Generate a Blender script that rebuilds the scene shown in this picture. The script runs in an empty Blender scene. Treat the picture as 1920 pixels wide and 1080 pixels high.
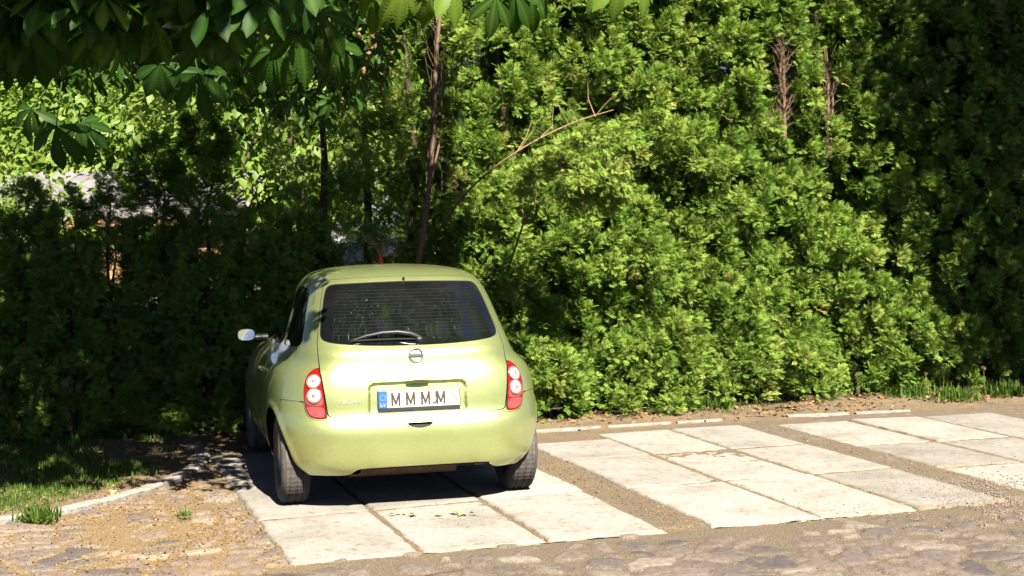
import bpy, math, random
import numpy as np
from mathutils import Vector, Matrix
from mathutils.geometry import delaunay_2d_cdt

rng = np.random.default_rng(7)
random.seed(7)
SC = bpy.context.scene
COL = SC.collection

# ------------------------------------------------------------------ camera
CAM_F, CAM_H, CAM_PITCH, CAM_ROLL = 2755.3, 1.81, 0.04591, math.radians(-0.926)
cam_data = bpy.data.cameras.new("camera")
cam = bpy.data.objects.new("camera", cam_data)
COL.objects.link(cam)
cam_data.sensor_width = 36.0
cam_data.lens = 36.0 * CAM_F / 1920.0
cam_data.clip_start = 0.05
cam_data.clip_end = 2000.0
cam.matrix_world = (Matrix.Translation((0, 0, CAM_H)) @ Matrix.Rotation(math.pi / 2 - CAM_PITCH, 4, 'X')
                    @ Matrix.Rotation(CAM_ROLL, 4, 'Z'))
SC.camera = cam

# ------------------------------------------------------------------ light
SUN_TO = Vector((0.338, -0.945, 1.0)).normalized()      # towards the sun: behind the camera, a little right
world = bpy.data.worlds.new("World")
SC.world = world
world.use_nodes = True
wn = world.node_tree.nodes
wl = world.node_tree.links
wn.clear()
wo = wn.new('ShaderNodeOutputWorld')
wb = wn.new('ShaderNodeBackground')
ws = wn.new('ShaderNodeTexSky')
ws.sky_type = 'NISHITA'
ws.sun_disc = False
ws.sun_elevation = math.asin(SUN_TO.z)
ws.sun_rotation = math.atan2(SUN_TO.x, SUN_TO.y)
ws.air_density = 0.3
ws.dust_density = 0.4
wb.inputs['Strength'].default_value = 0.05
wl.new(ws.outputs[0], wb.inputs[0])
wl.new(wb.outputs[0], wo.inputs[0])
sun_data = bpy.data.lights.new("sun", 'SUN')
sun_data.energy = 5.0
sun_data.angle = math.radians(0.5)
sun_data.color = (1.0, 0.94, 0.83)
sun = bpy.data.objects.new("sun", sun_data)
COL.objects.link(sun)
sun.rotation_euler = SUN_TO.to_track_quat('Z', 'Y').to_euler()
SC.view_settings.view_transform = 'Standard'
SC.view_settings.look = 'None'
SC.view_settings.exposure = 1.4
SC.view_settings.gamma = 1.0
SC.cycles.max_bounces = 5
SC.cycles.diffuse_bounces = 0
SC.cycles.transmission_bounces = 3
SC.cycles.transparent_max_bounces = 8

# ------------------------------------------------------------------ frames
SLAB_YAW = 0.3121
_c, _s = math.cos(SLAB_YAW), math.sin(SLAB_YAW)
def UV(u, v, z=0.0):                     # parking-bay frame -> world
    return np.array([u * _c - v * _s, u * _s + v * _c, z])
def XY_to_uv(x, y):
    return x * _c + y * _s, -x * _s + y * _c
def at(px, py, d):                       # point seen at a photo pixel at depth y = d
    a = px - 960.0; b = 540.0 - py
    cr, sr = math.cos(CAM_ROLL), math.sin(CAM_ROLL)
    X = cr * a - sr * b; U = sr * a + cr * b
    c, s = math.cos(CAM_PITCH), math.sin(CAM_PITCH)
    r = np.array([X, CAM_F * c + U * s, -CAM_F * s + U * c])
    return np.array([0, 0, CAM_H]) + r * (d / r[1])

# ------------------------------------------------------------------ mesh helpers
def link(o, parent=None):
    COL.objects.link(o)
    if parent is not None:
        o.parent = parent
    return o
def mesh_quads(name, V, F, mat=None, parent=None, smooth=False, attrs=None, loc=None):
    """V (n,3), F (m,k) all faces with k corners"""
    V = np.asarray(V, dtype=np.float32); F = np.asarray(F, dtype=np.int32)
    me = bpy.data.meshes.new(name)
    n, m, k = len(V), F.shape[0], F.shape[1]
    me.vertices.add(n)
    me.vertices.foreach_set("co", V.ravel())
    me.loops.add(m * k)
    me.loops.foreach_set("vertex_index", F.ravel())
    me.polygons.add(m)
    me.polygons.foreach_set("loop_start", np.arange(0, m * k, k, dtype=np.int32))
    if smooth:
        me.polygons.foreach_set("use_smooth", np.ones(m, dtype=bool))
    me.update(calc_edges=True)
    for an, av in (attrs or {}).items():
        a = me.attributes.new(an, 'FLOAT', 'POINT')
        a.data.foreach_set("value", np.asarray(av, dtype=np.float32))
    if mat is not None:
        me.materials.append(mat)
    o = bpy.data.objects.new(name, me)
    if loc is not None:
        o.location = loc
    return link(o, parent)
class MB:
    """mixed polygon builder"""
    def __init__(self): self.v = []; self.f = []
    def add(self, vs, fs):
        b = len(self.v)
        self.v += [tuple(p) for p in vs]
        self.f += [tuple(i + b for i in q) for q in fs]
        return self
    def box(self, lo, hi):
        x0, y0, z0 = lo; x1, y1, z1 = hi
        return self.add([(x0,y0,z0),(x1,y0,z0),(x1,y1,z0),(x0,y1,z0),(x0,y0,z1),(x1,y0,z1),(x1,y1,z1),(x0,y1,z1)],
                        [(0,3,2,1),(4,5,6,7),(0,1,5,4),(1,2,6,5),(2,3,7,6),(3,0,4,7)])
    def tube(self, pts, rad, n=8, cap=True):
        pts = [Vector(p) for p in pts]
        if not hasattr(rad, '__len__'): rad = [rad] * len(pts)
        rings = []; up = None
        for i, p in enumerate(pts):
            t = (pts[min(i + 1, len(pts) - 1)] - pts[max(i - 1, 0)]).normalized()
            if up is None:
                up = Vector((0, 0, 1)) if abs(t.z) < .9 else Vector((1, 0, 0))
            a = (up - t * up.dot(t)).normalized(); b = t.cross(a); up = a
            rings.append([p + (a * math.cos(2*math.pi*k/n) + b * math.sin(2*math.pi*k/n)) * rad[i] for k in range(n)])
        vs = [q for r in rings for q in r]; fs = []
        for i in range(len(pts) - 1):
            for k in range(n):
                fs.append((i*n+k, i*n+(k+1) % n, (i+1)*n+(k+1) % n, (i+1)*n+k))
        if cap:
            fs.append(tuple(range(n))[::-1]); fs.append(tuple((len(pts)-1)*n + k for k in range(n)))
        return self.add(vs, fs)
    def lathe(self, prof, center, axis='X', n=48, mod=None):
        """prof list of (r, h); h along axis"""
        vs = []; fs = []; m = len(prof)
        for k in range(n):
            a = 2 * math.pi * k / n
            for j, (r, h) in enumerate(prof):
                rr = r + (mod(k, j) if mod else 0)
                if axis == 'X': p = (h, rr * math.cos(a), rr * math.sin(a))
                elif axis == 'Y': p = (rr * math.cos(a), h, rr * math.sin(a))
                else: p = (rr * math.cos(a), rr * math.sin(a), h)
                vs.append(tuple(np.array(p) + np.array(center)))
        for k in range(n):
            for j in range(m - 1):
                fs.append((k*m+j, ((k+1) % n)*m+j, ((k+1) % n)*m+j+1, k*m+j+1))
        return self.add(vs, fs)
    def build(self, name, mat, parent=None, smooth=True, bevel=0.0):
        me = bpy.data.meshes.new(name)
        me.from_pydata([tuple(p) for p in self.v], [], self.f)
        me.update()
        if smooth:
            me.polygons.foreach_set("use_smooth", np.ones(len(me.polygons), dtype=bool))
        me.materials.append(mat)
        o = bpy.data.objects.new(name, me)
        link(o, parent)
        if smooth:
            try: me.set_sharp_from_angle(angle=math.radians(40))
            except Exception: pass
        if bevel > 0:
            md = o.modifiers.new("bevel", 'BEVEL'); md.width = bevel; md.segments = 2; md.limit_method = 'ANGLE'
        return o
def tag(o, label=None, cat=None, group=None, kind=None):
    if label: o['label'] = label
    if cat: o['category'] = cat
    if group: o['group'] = group
    if kind: o['kind'] = kind
    return o
def empty(name, loc=(0, 0, 0), rz=0.0):
    o = bpy.data.objects.new(name, None); o.location = loc; o.rotation_euler = (0, 0, rz)
    o.empty_display_size = 0.2
    return link(o)
def copy_tree(o, parent=None):
    c = o.copy(); COL.objects.link(c); c.parent = parent
    for ch in list(o.children): copy_tree(ch, c)
    return c
def text_mesh(name, s, size, mat, parent, matrix, extrude=0.0008, sx=1.0, bold=0.0):
    cu = bpy.data.curves.new(name, 'FONT'); cu.body = s; cu.size = size; cu.extrude = extrude
    cu.align_x = 'CENTER'; cu.align_y = 'CENTER'; cu.offset = bold
    t = bpy.data.objects.new(name + "_tmp", cu); COL.objects.link(t)
    bpy.context.view_layer.update()
    me = bpy.data.meshes.new_from_object(t.evaluated_get(bpy.context.evaluated_depsgraph_get()))
    bpy.data.objects.remove(t); bpy.data.curves.remove(cu)
    me.transform(matrix @ Matrix.Diagonal((sx, 1, 1, 1)))
    me.materials.clear(); me.materials.append(mat)
    me.name = name
    return link(bpy.data.objects.new(name, me), parent)

# ------------------------------------------------------------------ materials
def new_mat(name):
    m = bpy.data.materials.new(name); m.use_nodes = True
    nt = m.node_tree
    return m, nt, nt.nodes['Principled BSDF']
def N(nt, kind, **kw):
    n = nt.nodes.new(kind)
    for k, v in kw.items():
        if k in n.inputs: n.inputs[k].default_value = v
        else: setattr(n, k, v)
    return n
def ramp(nt, fac, stops, interp='LINEAR'):
    r = nt.nodes.new('ShaderNodeValToRGB'); r.color_ramp.interpolation = interp
    e = r.color_ramp.elements
    while len(e) < len(stops): e.new(0.5)
    for i, (p, c) in enumerate(stops):
        e[i].position = p; e[i].color = (*c, 1)
    nt.links.new(fac, r.inputs[0]); return r
def coords(nt, which='Object'):
    return nt.nodes.new('ShaderNodeTexCoord').outputs[which]
def noise(nt, vec, scale, detail=4, rough=.55):
    n = nt.nodes.new('ShaderNodeTexNoise'); n.inputs['Scale'].default_value = scale
    n.inputs['Detail'].default_value = detail; n.inputs['Roughness'].default_value = rough
    nt.links.new(vec, n.inputs['Vector']); return n
def mix(nt, fac, a, b, mode='MIX'):
    m = nt.nodes.new('ShaderNodeMix'); m.data_type = 'RGBA'; m.blend_type = mode
    for sock, val in ((m.inputs[0], fac), (m.inputs[6], a), (m.inputs[7], b)):
        if isinstance(val, bpy.types.NodeSocket): nt.links.new(val, sock)
        elif isinstance(val, (int, float)): sock.default_value = val
        else: sock.default_value = (*val, 1)
    return m.outputs[2]
def bump(nt, bsdf, h, strength=.3, dist=.01):
    b = nt.nodes.new('ShaderNodeBump'); b.inputs['Strength'].default_value = strength
    b.inputs['Distance'].default_value = dist
    nt.links.new(h, b.inputs['Height']); nt.links.new(b.outputs[0], bsdf.inputs['Normal'])
def plain(name, col, rough=.5, metal=0.0, coat=0.0, spec=.5, nz=None):
    m, nt, b = new_mat(name)
    b.inputs['Base Color'].default_value = (*col, 1); b.inputs['Roughness'].default_value = rough
    b.inputs['Metallic'].default_value = metal; b.inputs['Coat Weight'].default_value = coat
    b.inputs['Coat Roughness'].default_value = .03
    b.inputs['Specular IOR Level'].default_value = spec
    if nz:
        n = noise(nt, coords(nt), nz[0]); r = ramp(nt, n.outputs[0], [(.3, tuple(c*(1-nz[1]) for c in col)), (.7, tuple(min(1, c*(1+nz[1])) for c in col))])
        nt.links.new(r.outputs[0], b.inputs['Base Color']); bump(nt, b, n.outputs[0], .2, .003)
    return m
def leaf_mat(name, stops, trans=.35, rough=.45, tcol=None, spec=.35):
    """stops along the per-leaf 'tint' attribute"""
    m, nt, b = new_mat(name)
    a = nt.nodes.new('ShaderNodeAttribute'); a.attribute_name = 'tint'
    r = ramp(nt, a.outputs['Fac'], stops)
    nt.links.new(r.outputs[0], b.inputs['Base Color']); b.inputs['Roughness'].default_value = rough
    b.inputs['Specular IOR Level'].default_value = spec
    t = nt.nodes.new('ShaderNodeBsdfTranslucent')
    tc = mix(nt, 1.0, r.outputs[0], tcol or (1.5, 1.6, .7), 'MULTIPLY')
    nt.links.new(tc, t.inputs[0])
    ms = nt.nodes.new('ShaderNodeMixShader'); ms.inputs[0].default_value = trans
    out = nt.nodes['Material Output']
    nt.links.new(b.outputs[0], ms.inputs[1]); nt.links.new(t.outputs[0], ms.inputs[2]); nt.links.new(ms.outputs[0], out.inputs[0])
    return m
M = {}
M['thuja'] = leaf_mat('thuja_leaf', [(0, (.12, .225, .034)), (.5, (.25, .40, .062)), (.85, (.365, .49, .09)), (.97, (.47, .48, .12)), (1, (.30, .18, .07))], trans=.22, rough=.7, spec=.15)
M['thuja_dark'] = leaf_mat('thuja_dark_leaf', [(0, (.018, .040, .010)), (.5, (.035, .075, .016)), (.9, (.06, .11, .02)), (1, (.16, .10, .04))], trans=.22, rough=.6)
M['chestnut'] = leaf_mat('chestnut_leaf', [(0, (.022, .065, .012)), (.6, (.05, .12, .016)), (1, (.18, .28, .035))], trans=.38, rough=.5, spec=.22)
M['maple'] = leaf_mat('background_leaf', [(0, (.13, .23, .035)), (.6, (.22, .33, .055)), (1, (.33, .42, .11))], trans=.4, rough=.45)
M['willow'] = leaf_mat('willow_leaf', [(0, (.14, .18, .06)), (.6, (.20, .24, .09)), (1, (.28, .30, .13))], trans=.35, rough=.5)
M['grass'] = leaf_mat('grass_blade', [(0, (.045, .09, .015)), (.6, (.10, .20, .02)), (1, (.24, .26, .06))], trans=.35, rough=.5)
M['litter'] = leaf_mat('dry_leaf', [(0, (.16, .075, .03)), (.5, (.30, .16, .06)), (.9, (.42, .28, .11)), (1, (.55, .45, .20))], trans=.1, rough=.8, tcol=(1, .9, .7))
M['flower'] = leaf_mat('faded_flower', [(0, (.16, .10, .04)), (1, (.36, .24, .10))], trans=.2, rough=.8, tcol=(1, .9, .7))
M['bark'] = plain('bark', (.085, .055, .038), .9, nz=(30, .5))
M['bark_red'] = plain('thuja_bark', (.20, .125, .08), .9, nz=(40, .45))
M['bark_pale'] = plain('dry_stem', (.42, .27, .14), .9, nz=(40, .35))

def mat_paint(name, base, deep):
    m, nt, b = new_mat(name)
    vec = coords(nt)
    n = noise(nt, vec, 260, 1)
    c = ramp(nt, n.outputs[0], [(.35, deep), (.65, base)])
    d = noise(nt, vec, 3.0, 5)
    dirt = ramp(nt, d.outputs[0], [(.45, (1, 1, 1)), (.8, (.90, .88, .82))])
    nt.links.new(mix(nt, 1.0, c.outputs[0], dirt.outputs[0], 'MULTIPLY'), b.inputs['Base Color'])
    b.inputs['Metallic'].default_value = .72
    b.inputs['Roughness'].default_value = .385
    b.inputs['Coat Weight'].default_value = .8
    b.inputs['Coat Roughness'].default_value = .06
    return m
M['paint'] = mat_paint('lime_metallic_paint', (.555, .62, .265), (.445, .505, .19))
M['paint_white'] = mat_paint('white_paint', (.75, .75, .74), (.7, .7, .69))
M['paint_violet'] = mat_paint('violet_paint', (.36, .33, .55), (.30, .28, .50))
M['gap'] = plain('dark_gap', (.012, .013, .010), .7)
def mat_glass():
    m, nt, b = new_mat('tinted_glass')
    b.inputs['Base Color'].default_value = (.012, .014, .015, 1)
    b.inputs['Roughness'].default_value = .025
    b.inputs['Specular IOR Level'].default_value = .8; b.inputs['IOR'].default_value = 2.0
    n = noise(nt, coords(nt), 4.0, 6)      # a film of dust
    r = ramp(nt, n.outputs[0], [(.45, (.006, .007, .008)), (.8, (.014, .0135, .012))])
    nt.links.new(r.outputs[0], b.inputs['Base Color'])
    return m
M['glass'] = mat_glass()
M['rubber'] = plain('black_rubber', (.018, .018, .018), .55)
M['plastic'] = plain('dark_plastic', (.03, .03, .03), .4)
M['tyre'] = plain('tyre_rubber', (.115, .10, .085), .85, nz=(25, .35))
M['badge'] = plain('badge_silver', (.62, .64, .5), .35, .4)
M['rim'] = plain('steel_rim', (.42, .40, .36), .38, .8)
M['chrome'] = plain('chrome', (.75, .75, .74), .12, 1.0)
M['red'] = plain('red_lens', (.27, .008, .007), .12, 0, .8)
M['red_pale'] = plain('pale_red_lens', (.38, .07, .07), .2, 0, .6, nz=(200, .35))
M['clear'] = plain('clear_lens', (.66, .54, .50), .12, .15, 1.0)
M['lampring'] = plain('lamp_ring', (.45, .15, .13), .15, 0, .8)
M['white'] = plain('plate_white', (.52, .51, .49), .45)
M['blue'] = plain('plate_blue', (.03, .12, .45), .45)
M['ink'] = plain('plate_ink', (.055, .032, .02), .6)
M['ghost_ink'] = plain('plate_pale_ink', (.27, .25, .235), .6)
M['star'] = plain('plate_star', (.18, .30, .55), .6)
M['mirror'] = plain('mirror_glass', (.85, .86, .88), .02, 1.0)
M['iron'] = plain('rusty_exhaust', (.10, .06, .04), .6, .6, nz=(60, .5))

# ------------------------------------------------------------------ scattering
def rots(Y, Nrm):
    """(k,3,3) frames with columns X, Y, Z; Y along the leaf, Z normal"""
    Y = Y / np.linalg.norm(Y, axis=1, keepdims=True)
    X = np.cross(Y, Nrm); X /= np.linalg.norm(X, axis=1, keepdims=True) + 1e-9
    Z = np.cross(X, Y)
    return np.stack([X, Y, Z], axis=2)
def scatter(templates, R, P, S, T):
    """templates: list of (V,F quads). returns V,F,tint"""
    k = len(P); which = rng.integers(0, len(templates), k)
    VV = []; FF = []; TT = []; base = 0
    for ti, tpl in enumerate(templates):
        tv, tf = tpl[0], tpl[1]
        idx = np.where(which == ti)[0]
        if not len(idx): continue
        n = len(tv)
        W = np.einsum('kij,nj->kni', R[idx], tv) * S[idx][:, None, None] + P[idx][:, None, :]
        VV.append(W.reshape(-1, 3))
        FF.append((tf[None] + (np.arange(len(idx)) * n)[:, None, None] + base).reshape(-1, tf.shape[1]))
        TT.append(np.clip((T[idx][:, None] + (templates[ti][2][None, :] if len(templates[ti]) > 2 else 0)), 0, 1).repeat(1 if len(templates[ti]) > 2 else n, axis=1).ravel()); base += len(idx) * n
    return np.concatenate(VV), np.concatenate(FF), np.concatenate(TT)
def unit(a): return a / (np.linalg.norm(a, axis=-1, keepdims=True) + 1e-9)

def spray_template(seed):
    r = np.random.default_rng(seed)
    V = []; F = []
    def kite(o, d, L, w):
        d = d / np.linalg.norm(d); n = np.array([-d[1], d[0]])
        for q in (o, o + d*L*.45 + n*w, o + d*L, o + d*L*.45 - n*w):
            z = -.22 * (q[0]**2 * 1.6 + q[1]**2 * .6) + r.normal(0, .015)
            V.append((q[0], q[1], z))
        b = len(V) - 4; F.append((b, b+1, b+2, b+3))
    ax = np.array([r.normal(0, .08), 1.0])
    kite(np.zeros(2), ax, .75, .035)
    side = 1
    for i, s in enumerate(np.linspace(.12, .68, 7)):
        a = math.radians(r.uniform(24, 44)) * side
        d = np.array([math.sin(a), math.cos(a)])
        L = (.60 - .36 * s) * r.uniform(.85, 1.2)
        kite(ax * s, d, L, .032 * r.uniform(.75, 1.35))
        e = np.array([math.sin(a*.45 + side*.12), math.cos(a*.45)]); kite(ax * s + d/np.linalg.norm(d) * L*.42, e, L*.66, .028)
        side = -side
    kite(ax * .62, ax, .46, .034)
    return np.array(V), np.array(F)
SPRAYS = [spray_template(i) for i in range(6)]

def spray_cloud(P, D, R, per, size, tint_mu=.5, tint_sd=.2):
    """clumps at P pointing along D with radius R -> spray instances"""
    k = len(P) * per
    p = np.repeat(P, per, axis=0); d = np.repeat(D, per, axis=0); rr = np.repeat(R, per)
    off = unit(rng.normal(size=(k, 3)) + d * .45) * (rng.random(k) ** .45)[:, None]
    pos = p + off * rr[:, None] * .62
    hz = unit(np.cross(d, [0, 0, 1.0])) * rng.choice([-1, 1], k)[:, None]
    y = unit(d * .65 + off * .60 + hz * .35 + np.array([0, 0, .0]) + rng.normal(size=(k, 3)) * .25)
    nrm = unit(rng.normal(size=(k, 3)) * .50 + d * .70 + np.array([0, 0, .50]))
    S = size * rng.uniform(.7, 1.35, k)
    ct = np.repeat(rng.normal(tint_mu, tint_sd, len(P)), per)
    T = np.clip(ct + rng.normal(0, .09, k), 0, .955)
    dead = rng.random(k) < .006
    T[dead] = 1.0
    return rots(y, nrm), pos, S, T

def wobble(seed, nf=5):
    r = np.random.default_rng(seed)
    fr = r.integers(1, 6, nf); fz = r.uniform(.8, 3.6, nf); ph = r.uniform(0, 6.28, nf); am = r.uniform(.4, 1, nf)
    def f(th, z):
        return sum(am[i] * np.cos(fr[i] * th + fz[i] * z + ph[i]) for i in range(nf)) / am.sum() * 1.8
    return f
def conifer_mesh(seed, H, R0, z0=.05, dens=26., per=15, size=.15, back=.45, power=.75, facing=-math.pi/2, holes=(), lump=.20, thin=None, clump=.17, base_tuck=.35):
    """sprays of one thuja, base at the origin; 'facing' is the denser side"""
    r = np.random.default_rng(seed)
    w = wobble(seed); w2 = wobble(seed + 77, 4)
    area = 2 * math.pi * R0 * H * .72
    n = int(area * dens)
    z = z0 + (H - z0) * (1 - np.sqrt(1 - r.random(n) * .985)) if power > .9 else z0 + (H - z0) * r.random(n)
    th = r.random(n) * 2 * math.pi
    prof = lambda zz: R0 * np.clip(1 - (zz / H), 0, 1) ** power * (base_tuck + (1 - base_tuck) * np.clip(zz / .45, 0, 1)) + .06
    keep = (r.random(n) < np.where(np.cos(th - facing) > -.25, 1, back)) & (r.random(n) < .35 + .65 * prof(z) / prof(z).max())
    z, th = z[keep], th[keep]
    rad = prof(z) * (1 + lump * w(th, z * 1.6)) * r.uniform(.76, 1.06, len(z))
    inner = r.random(len(z)) < .27
    rad = np.where(inner, rad * r.uniform(.4, .8, len(z)), rad)
    P = np.stack([rad * np.cos(th), rad * np.sin(th), z], axis=1)
    D = unit(np.stack([np.cos(th), np.sin(th), r.uniform(.25, 1.1, len(z))], axis=1))
    ok = np.ones(len(z), bool)
    if thin is not None: ok &= w2(th, z * 2.2) > thin
    for (c, a) in holes:
        ok &= (((P - np.array(c)) / np.array(a)) ** 2).sum(1) > 1
    P, D = P[ok], D[ok]
    return scatter(SPRAYS, *spray_cloud(P, D, clump * r.uniform(.7, 1.3, len(P)), per, size))
TRUNKS = {}
def trunk_mb(H, r0, seed, bend=.05):
    r = np.random.default_rng(seed); mb = MB(); pts = []
    for i in range(9):
        t = i / 8; pts.append((r.normal(0, bend) * t, r.normal(0, bend) * t, H * .93 * t - .05 * (t == 0)))
    return mb.tube(pts, [r0 * (1 - .85 * i / 8) for i in range(9)], 8)
def thuja(name, pos, H, R0, seed, label, group, mat='thuja', trunk=True, rz=0.0, **kw):
    root = empty(name, pos, rz)
    V, F, T = conifer_mesh(seed, H, R0, **kw)
    mesh_quads('crown', V, F, M[mat], root, attrs={'tint': T})
    if trunk: trunk_mb(H, .022 + .006 * H, seed).build('trunk', M['bark'], root)
    return tag(root, label, 'tree', group)

# ------------------------------------------------------------------ ground
def hash2(i, j, k):
    h = np.sin(i * 127.1 + j * 311.7 + k * 74.7) * 43758.5453
    return h - np.floor(h)
def vnoise(x, y, k=0):
    i = np.floor(x); j = np.floor(y); fx = x - i; fy = y - j
    fx = fx * fx * (3 - 2 * fx); fy = fy * fy * (3 - 2 * fy)
    a = hash2(i, j, k); b = hash2(i + 1, j, k); c = hash2(i, j + 1, k); d = hash2(i + 1, j + 1, k)
    return (a * (1 - fx) + b * fx) * (1 - fy) + (c * (1 - fx) + d * fx) * fy
def fbm(x, y, k=0, o=4):
    s = 0; a = .5; t = 0
    for q in range(o):
        s = s + a * vnoise(x * 2**q, y * 2**q, k + q * 13); t += a; a *= .5
    return s / t
def voronoi(x, y):
    i0 = np.floor(x); j0 = np.floor(y)
    f1 = np.full(x.shape, 9.0); f2 = np.full(x.shape, 9.0); idr = np.zeros(x.shape); idh = np.zeros(x.shape)
    for di in (-1, 0, 1):
        for dj in (-1, 0, 1):
            i = i0 + di; j = j0 + dj
            px = i + .15 + .7 * hash2(i, j, 3); py = j + .15 + .7 * hash2(i, j, 5)
            d = np.hypot(x - px, y - py)
            new = d < f1
            f2 = np.where(new, f1, np.minimum(f2, d))
            idr = np.where(new, hash2(i, j, 9), idr); idh = np.where(new, hash2(i, j, 11), idh)
            f1 = np.where(new, d, f1)
    return f1, f2, idr, idh
KERB = [(-4.6, 7.9), (-3.9, 8.45), (-3.209, 9.07), (-2.826, 9.464), (-2.534, 10.105), (-2.416, 10.742), (-2.41, 11.2), (-2.52, 11.75), (-2.67, 12.1)]
def catmull(P, n=12):
    P = np.array(P, float); out = []
    Q = np.vstack([2*P[0]-P[1], P, 2*P[-1]-P[-2]])
    for i in range(1, len(Q) - 2):
        for t in np.linspace(0, 1, n, endpoint=False):
            a, b, c, d = Q[i-1], Q[i], Q[i+1], Q[i+2]
            out.append(.5*((2*b)+(-a+c)*t+(2*a-5*b+4*c-d)*t*t+(-a+3*b-3*c+d)*t**3))
    out.append(P[-1]); return np.array(out)
KC = catmull(KERB)
def kerb_x_at(y):                      # x of the kerb line for a given depth
    return np.interp(y, KC[:, 1], KC[:, 0])
def mat_road():
    m, nt, b = new_mat('cobble_and_dirt')
    vec = coords(nt)
    st = nt.nodes.new('ShaderNodeAttribute'); st.attribute_name = 'stone'
    ti = nt.nodes.new('ShaderNodeAttribute'); ti.attribute_name = 'tint'
    li = nt.nodes.new('ShaderNodeAttribute'); li.attribute_name = 'debris'
    n1 = noise(nt, vec, 9, 6, .6); n2 = noise(nt, vec, 95, 3, .75); n3 = noise(nt, vec, 28, 5, .6)
    stone = ramp(nt, ti.outputs['Fac'], [(0, (.095, .092, .10)), (.22, (.185, .15, .135)), (.45, (.235, .195, .165)), (.6, (.135, .125, .13)), (.8, (.205, .168, .152)), (1, (.31, .275, .235))])
    sv = ramp(nt, n3.outputs[0], [(.3, (.66, .62, .58)), (.7, (1.3, 1.26, 1.2))])
    stone = mix(nt, 1.0, stone.outputs[0], sv.outputs[0], 'MULTIPLY')
    dirt = ramp(nt, n2.outputs[0], [(.32, (.07, .052, .037)), (.47, (.155, .118, .082)), (.60, (.24, .19, .135)), (.72, (.37, .315, .24))])
    deb = ramp(nt, n2.outputs[0], [(.32, (.07, .042, .022)), (.46, (.215, .14, .068)), (.58, (.35, .25, .13)), (.70, (.50, .41, .26))])
    d = mix(nt, li.outputs['Fac'], dirt.outputs[0], deb.outputs[0])
    stone = mix(nt, li.outputs['Fac'], stone, mix(nt, 1.0, stone, (1.28, 1.25, 1.2), 'MULTIPLY'))
    nt.links.new(mix(nt, st.outputs['Fac'], d, stone), b.inputs['Base Color'])
    b.inputs['Roughness'].default_value = .85; b.inputs['Specular IOR Level'].default_value = .25
    add = N(nt, 'ShaderNodeMath', operation='ADD'); nt.links.new(n2.outputs[0], add.inputs[0]); nt.links.new(n3.outputs[0], add.inputs[1])
    bump(nt, b, add.outputs[0], .55, .012)
    return m
M['road'] = mat_road()
def ground_grid(name, u0, u1, v0, v1, step, keep, hfun, label):
    us = np.arange(u0, u1 + step, step); vs = np.arange(v0, v1 + step, step)
    U, Vv = np.meshgrid(us, vs)
    X = U * _c - Vv * _s; Y = U * _s + Vv * _c
    Z, attrs = hfun(U, Vv, X, Y)
    nu, nv = len(us), len(vs)
    idx = np.arange(nu * nv).reshape(nv, nu)
    F = np.stack([idx[:-1, :-1], idx[:-1, 1:], idx[1:, 1:], idx[1:, :-1]], axis=2).reshape(-1, 4)
    cu = (U[:-1, :-1] + step / 2).ravel(); cv = (Vv[:-1, :-1] + step / 2).ravel()
    F = F[keep(cu, cv, cu * _c - cv * _s, cu * _s + cv * _c)]
    used = np.zeros(nu * nv, bool); used[F.ravel()] = True
    remap = np.cumsum(used) - 1
    V = np.stack([X.ravel(), Y.ravel(), Z.ravel()], axis=1)[used]
    o = mesh_quads(name, V, remap[F], M['road'], smooth=True, attrs={k: a.ravel()[used] for k, a in attrs.items()})
    return tag(o, label, kind='structure')
def h_road(U, V, X, Y):
    wx = (fbm(U * 2.2, V * 2.2, 1) - .5) * .55; wy = (fbm(U * 2.2, V * 2.2, 21) - .5) * .55
    f1, f2, idr, idh = voronoi((U + wx) / .235, (V + wy) / .215)
    e = f2 - f1
    left = np.clip((1.5 - U) / .5, 0, 1) * np.clip((V - 7.3) / .5, 0, 1)
    cover = fbm(U * 1.3, V * 1.3, 40)                       # sand over the stones
    th = .07 + .34 * np.clip(cover * 1.9 - .6, 0, 1) + .20 * left * idh * .35 + .10 * (idh > .8)
    near_slab = np.clip(1 - np.abs(V - 7.72) / .16, 0, 1) * (U > 1.1)
    th = th + .5 * near_slab
    n = fbm(U * 14, V * 14, 60) - .5
    s = np.clip((e - th + n * .20) / .06, 0, 1); s = s * s * (3 - 2 * s)
    s = s * (1 - (left * (idh > .88)))
    dome = np.clip(1 - f1 * 1.3, 0, 1)
    Z = -.022 + s * (.009 + .006 * dome + .009 * (idr - .5)) + n * .006 + (fbm(U * .9, V * .9, 80) - .5) * .02
    gravel = np.clip((U - 4.6) / .5, 0, 1) * np.clip((V - 7.2) / .4, 0, 1)
    deb = np.clip(left * 1.2 * (.35 + fbm(U * 3, V * 3, 90)), 0, 1) + .25 * np.clip(fbm(U * 2, V * 2, 97) * 2 - .9, 0, 1)
    return Z, {'stone': s * (1 - .75 * gravel) * (.65 + .35 * fbm(U * 9, V * 9, 70)), 'tint': idr, 'debris': np.clip(deb, 0, 1)}
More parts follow.
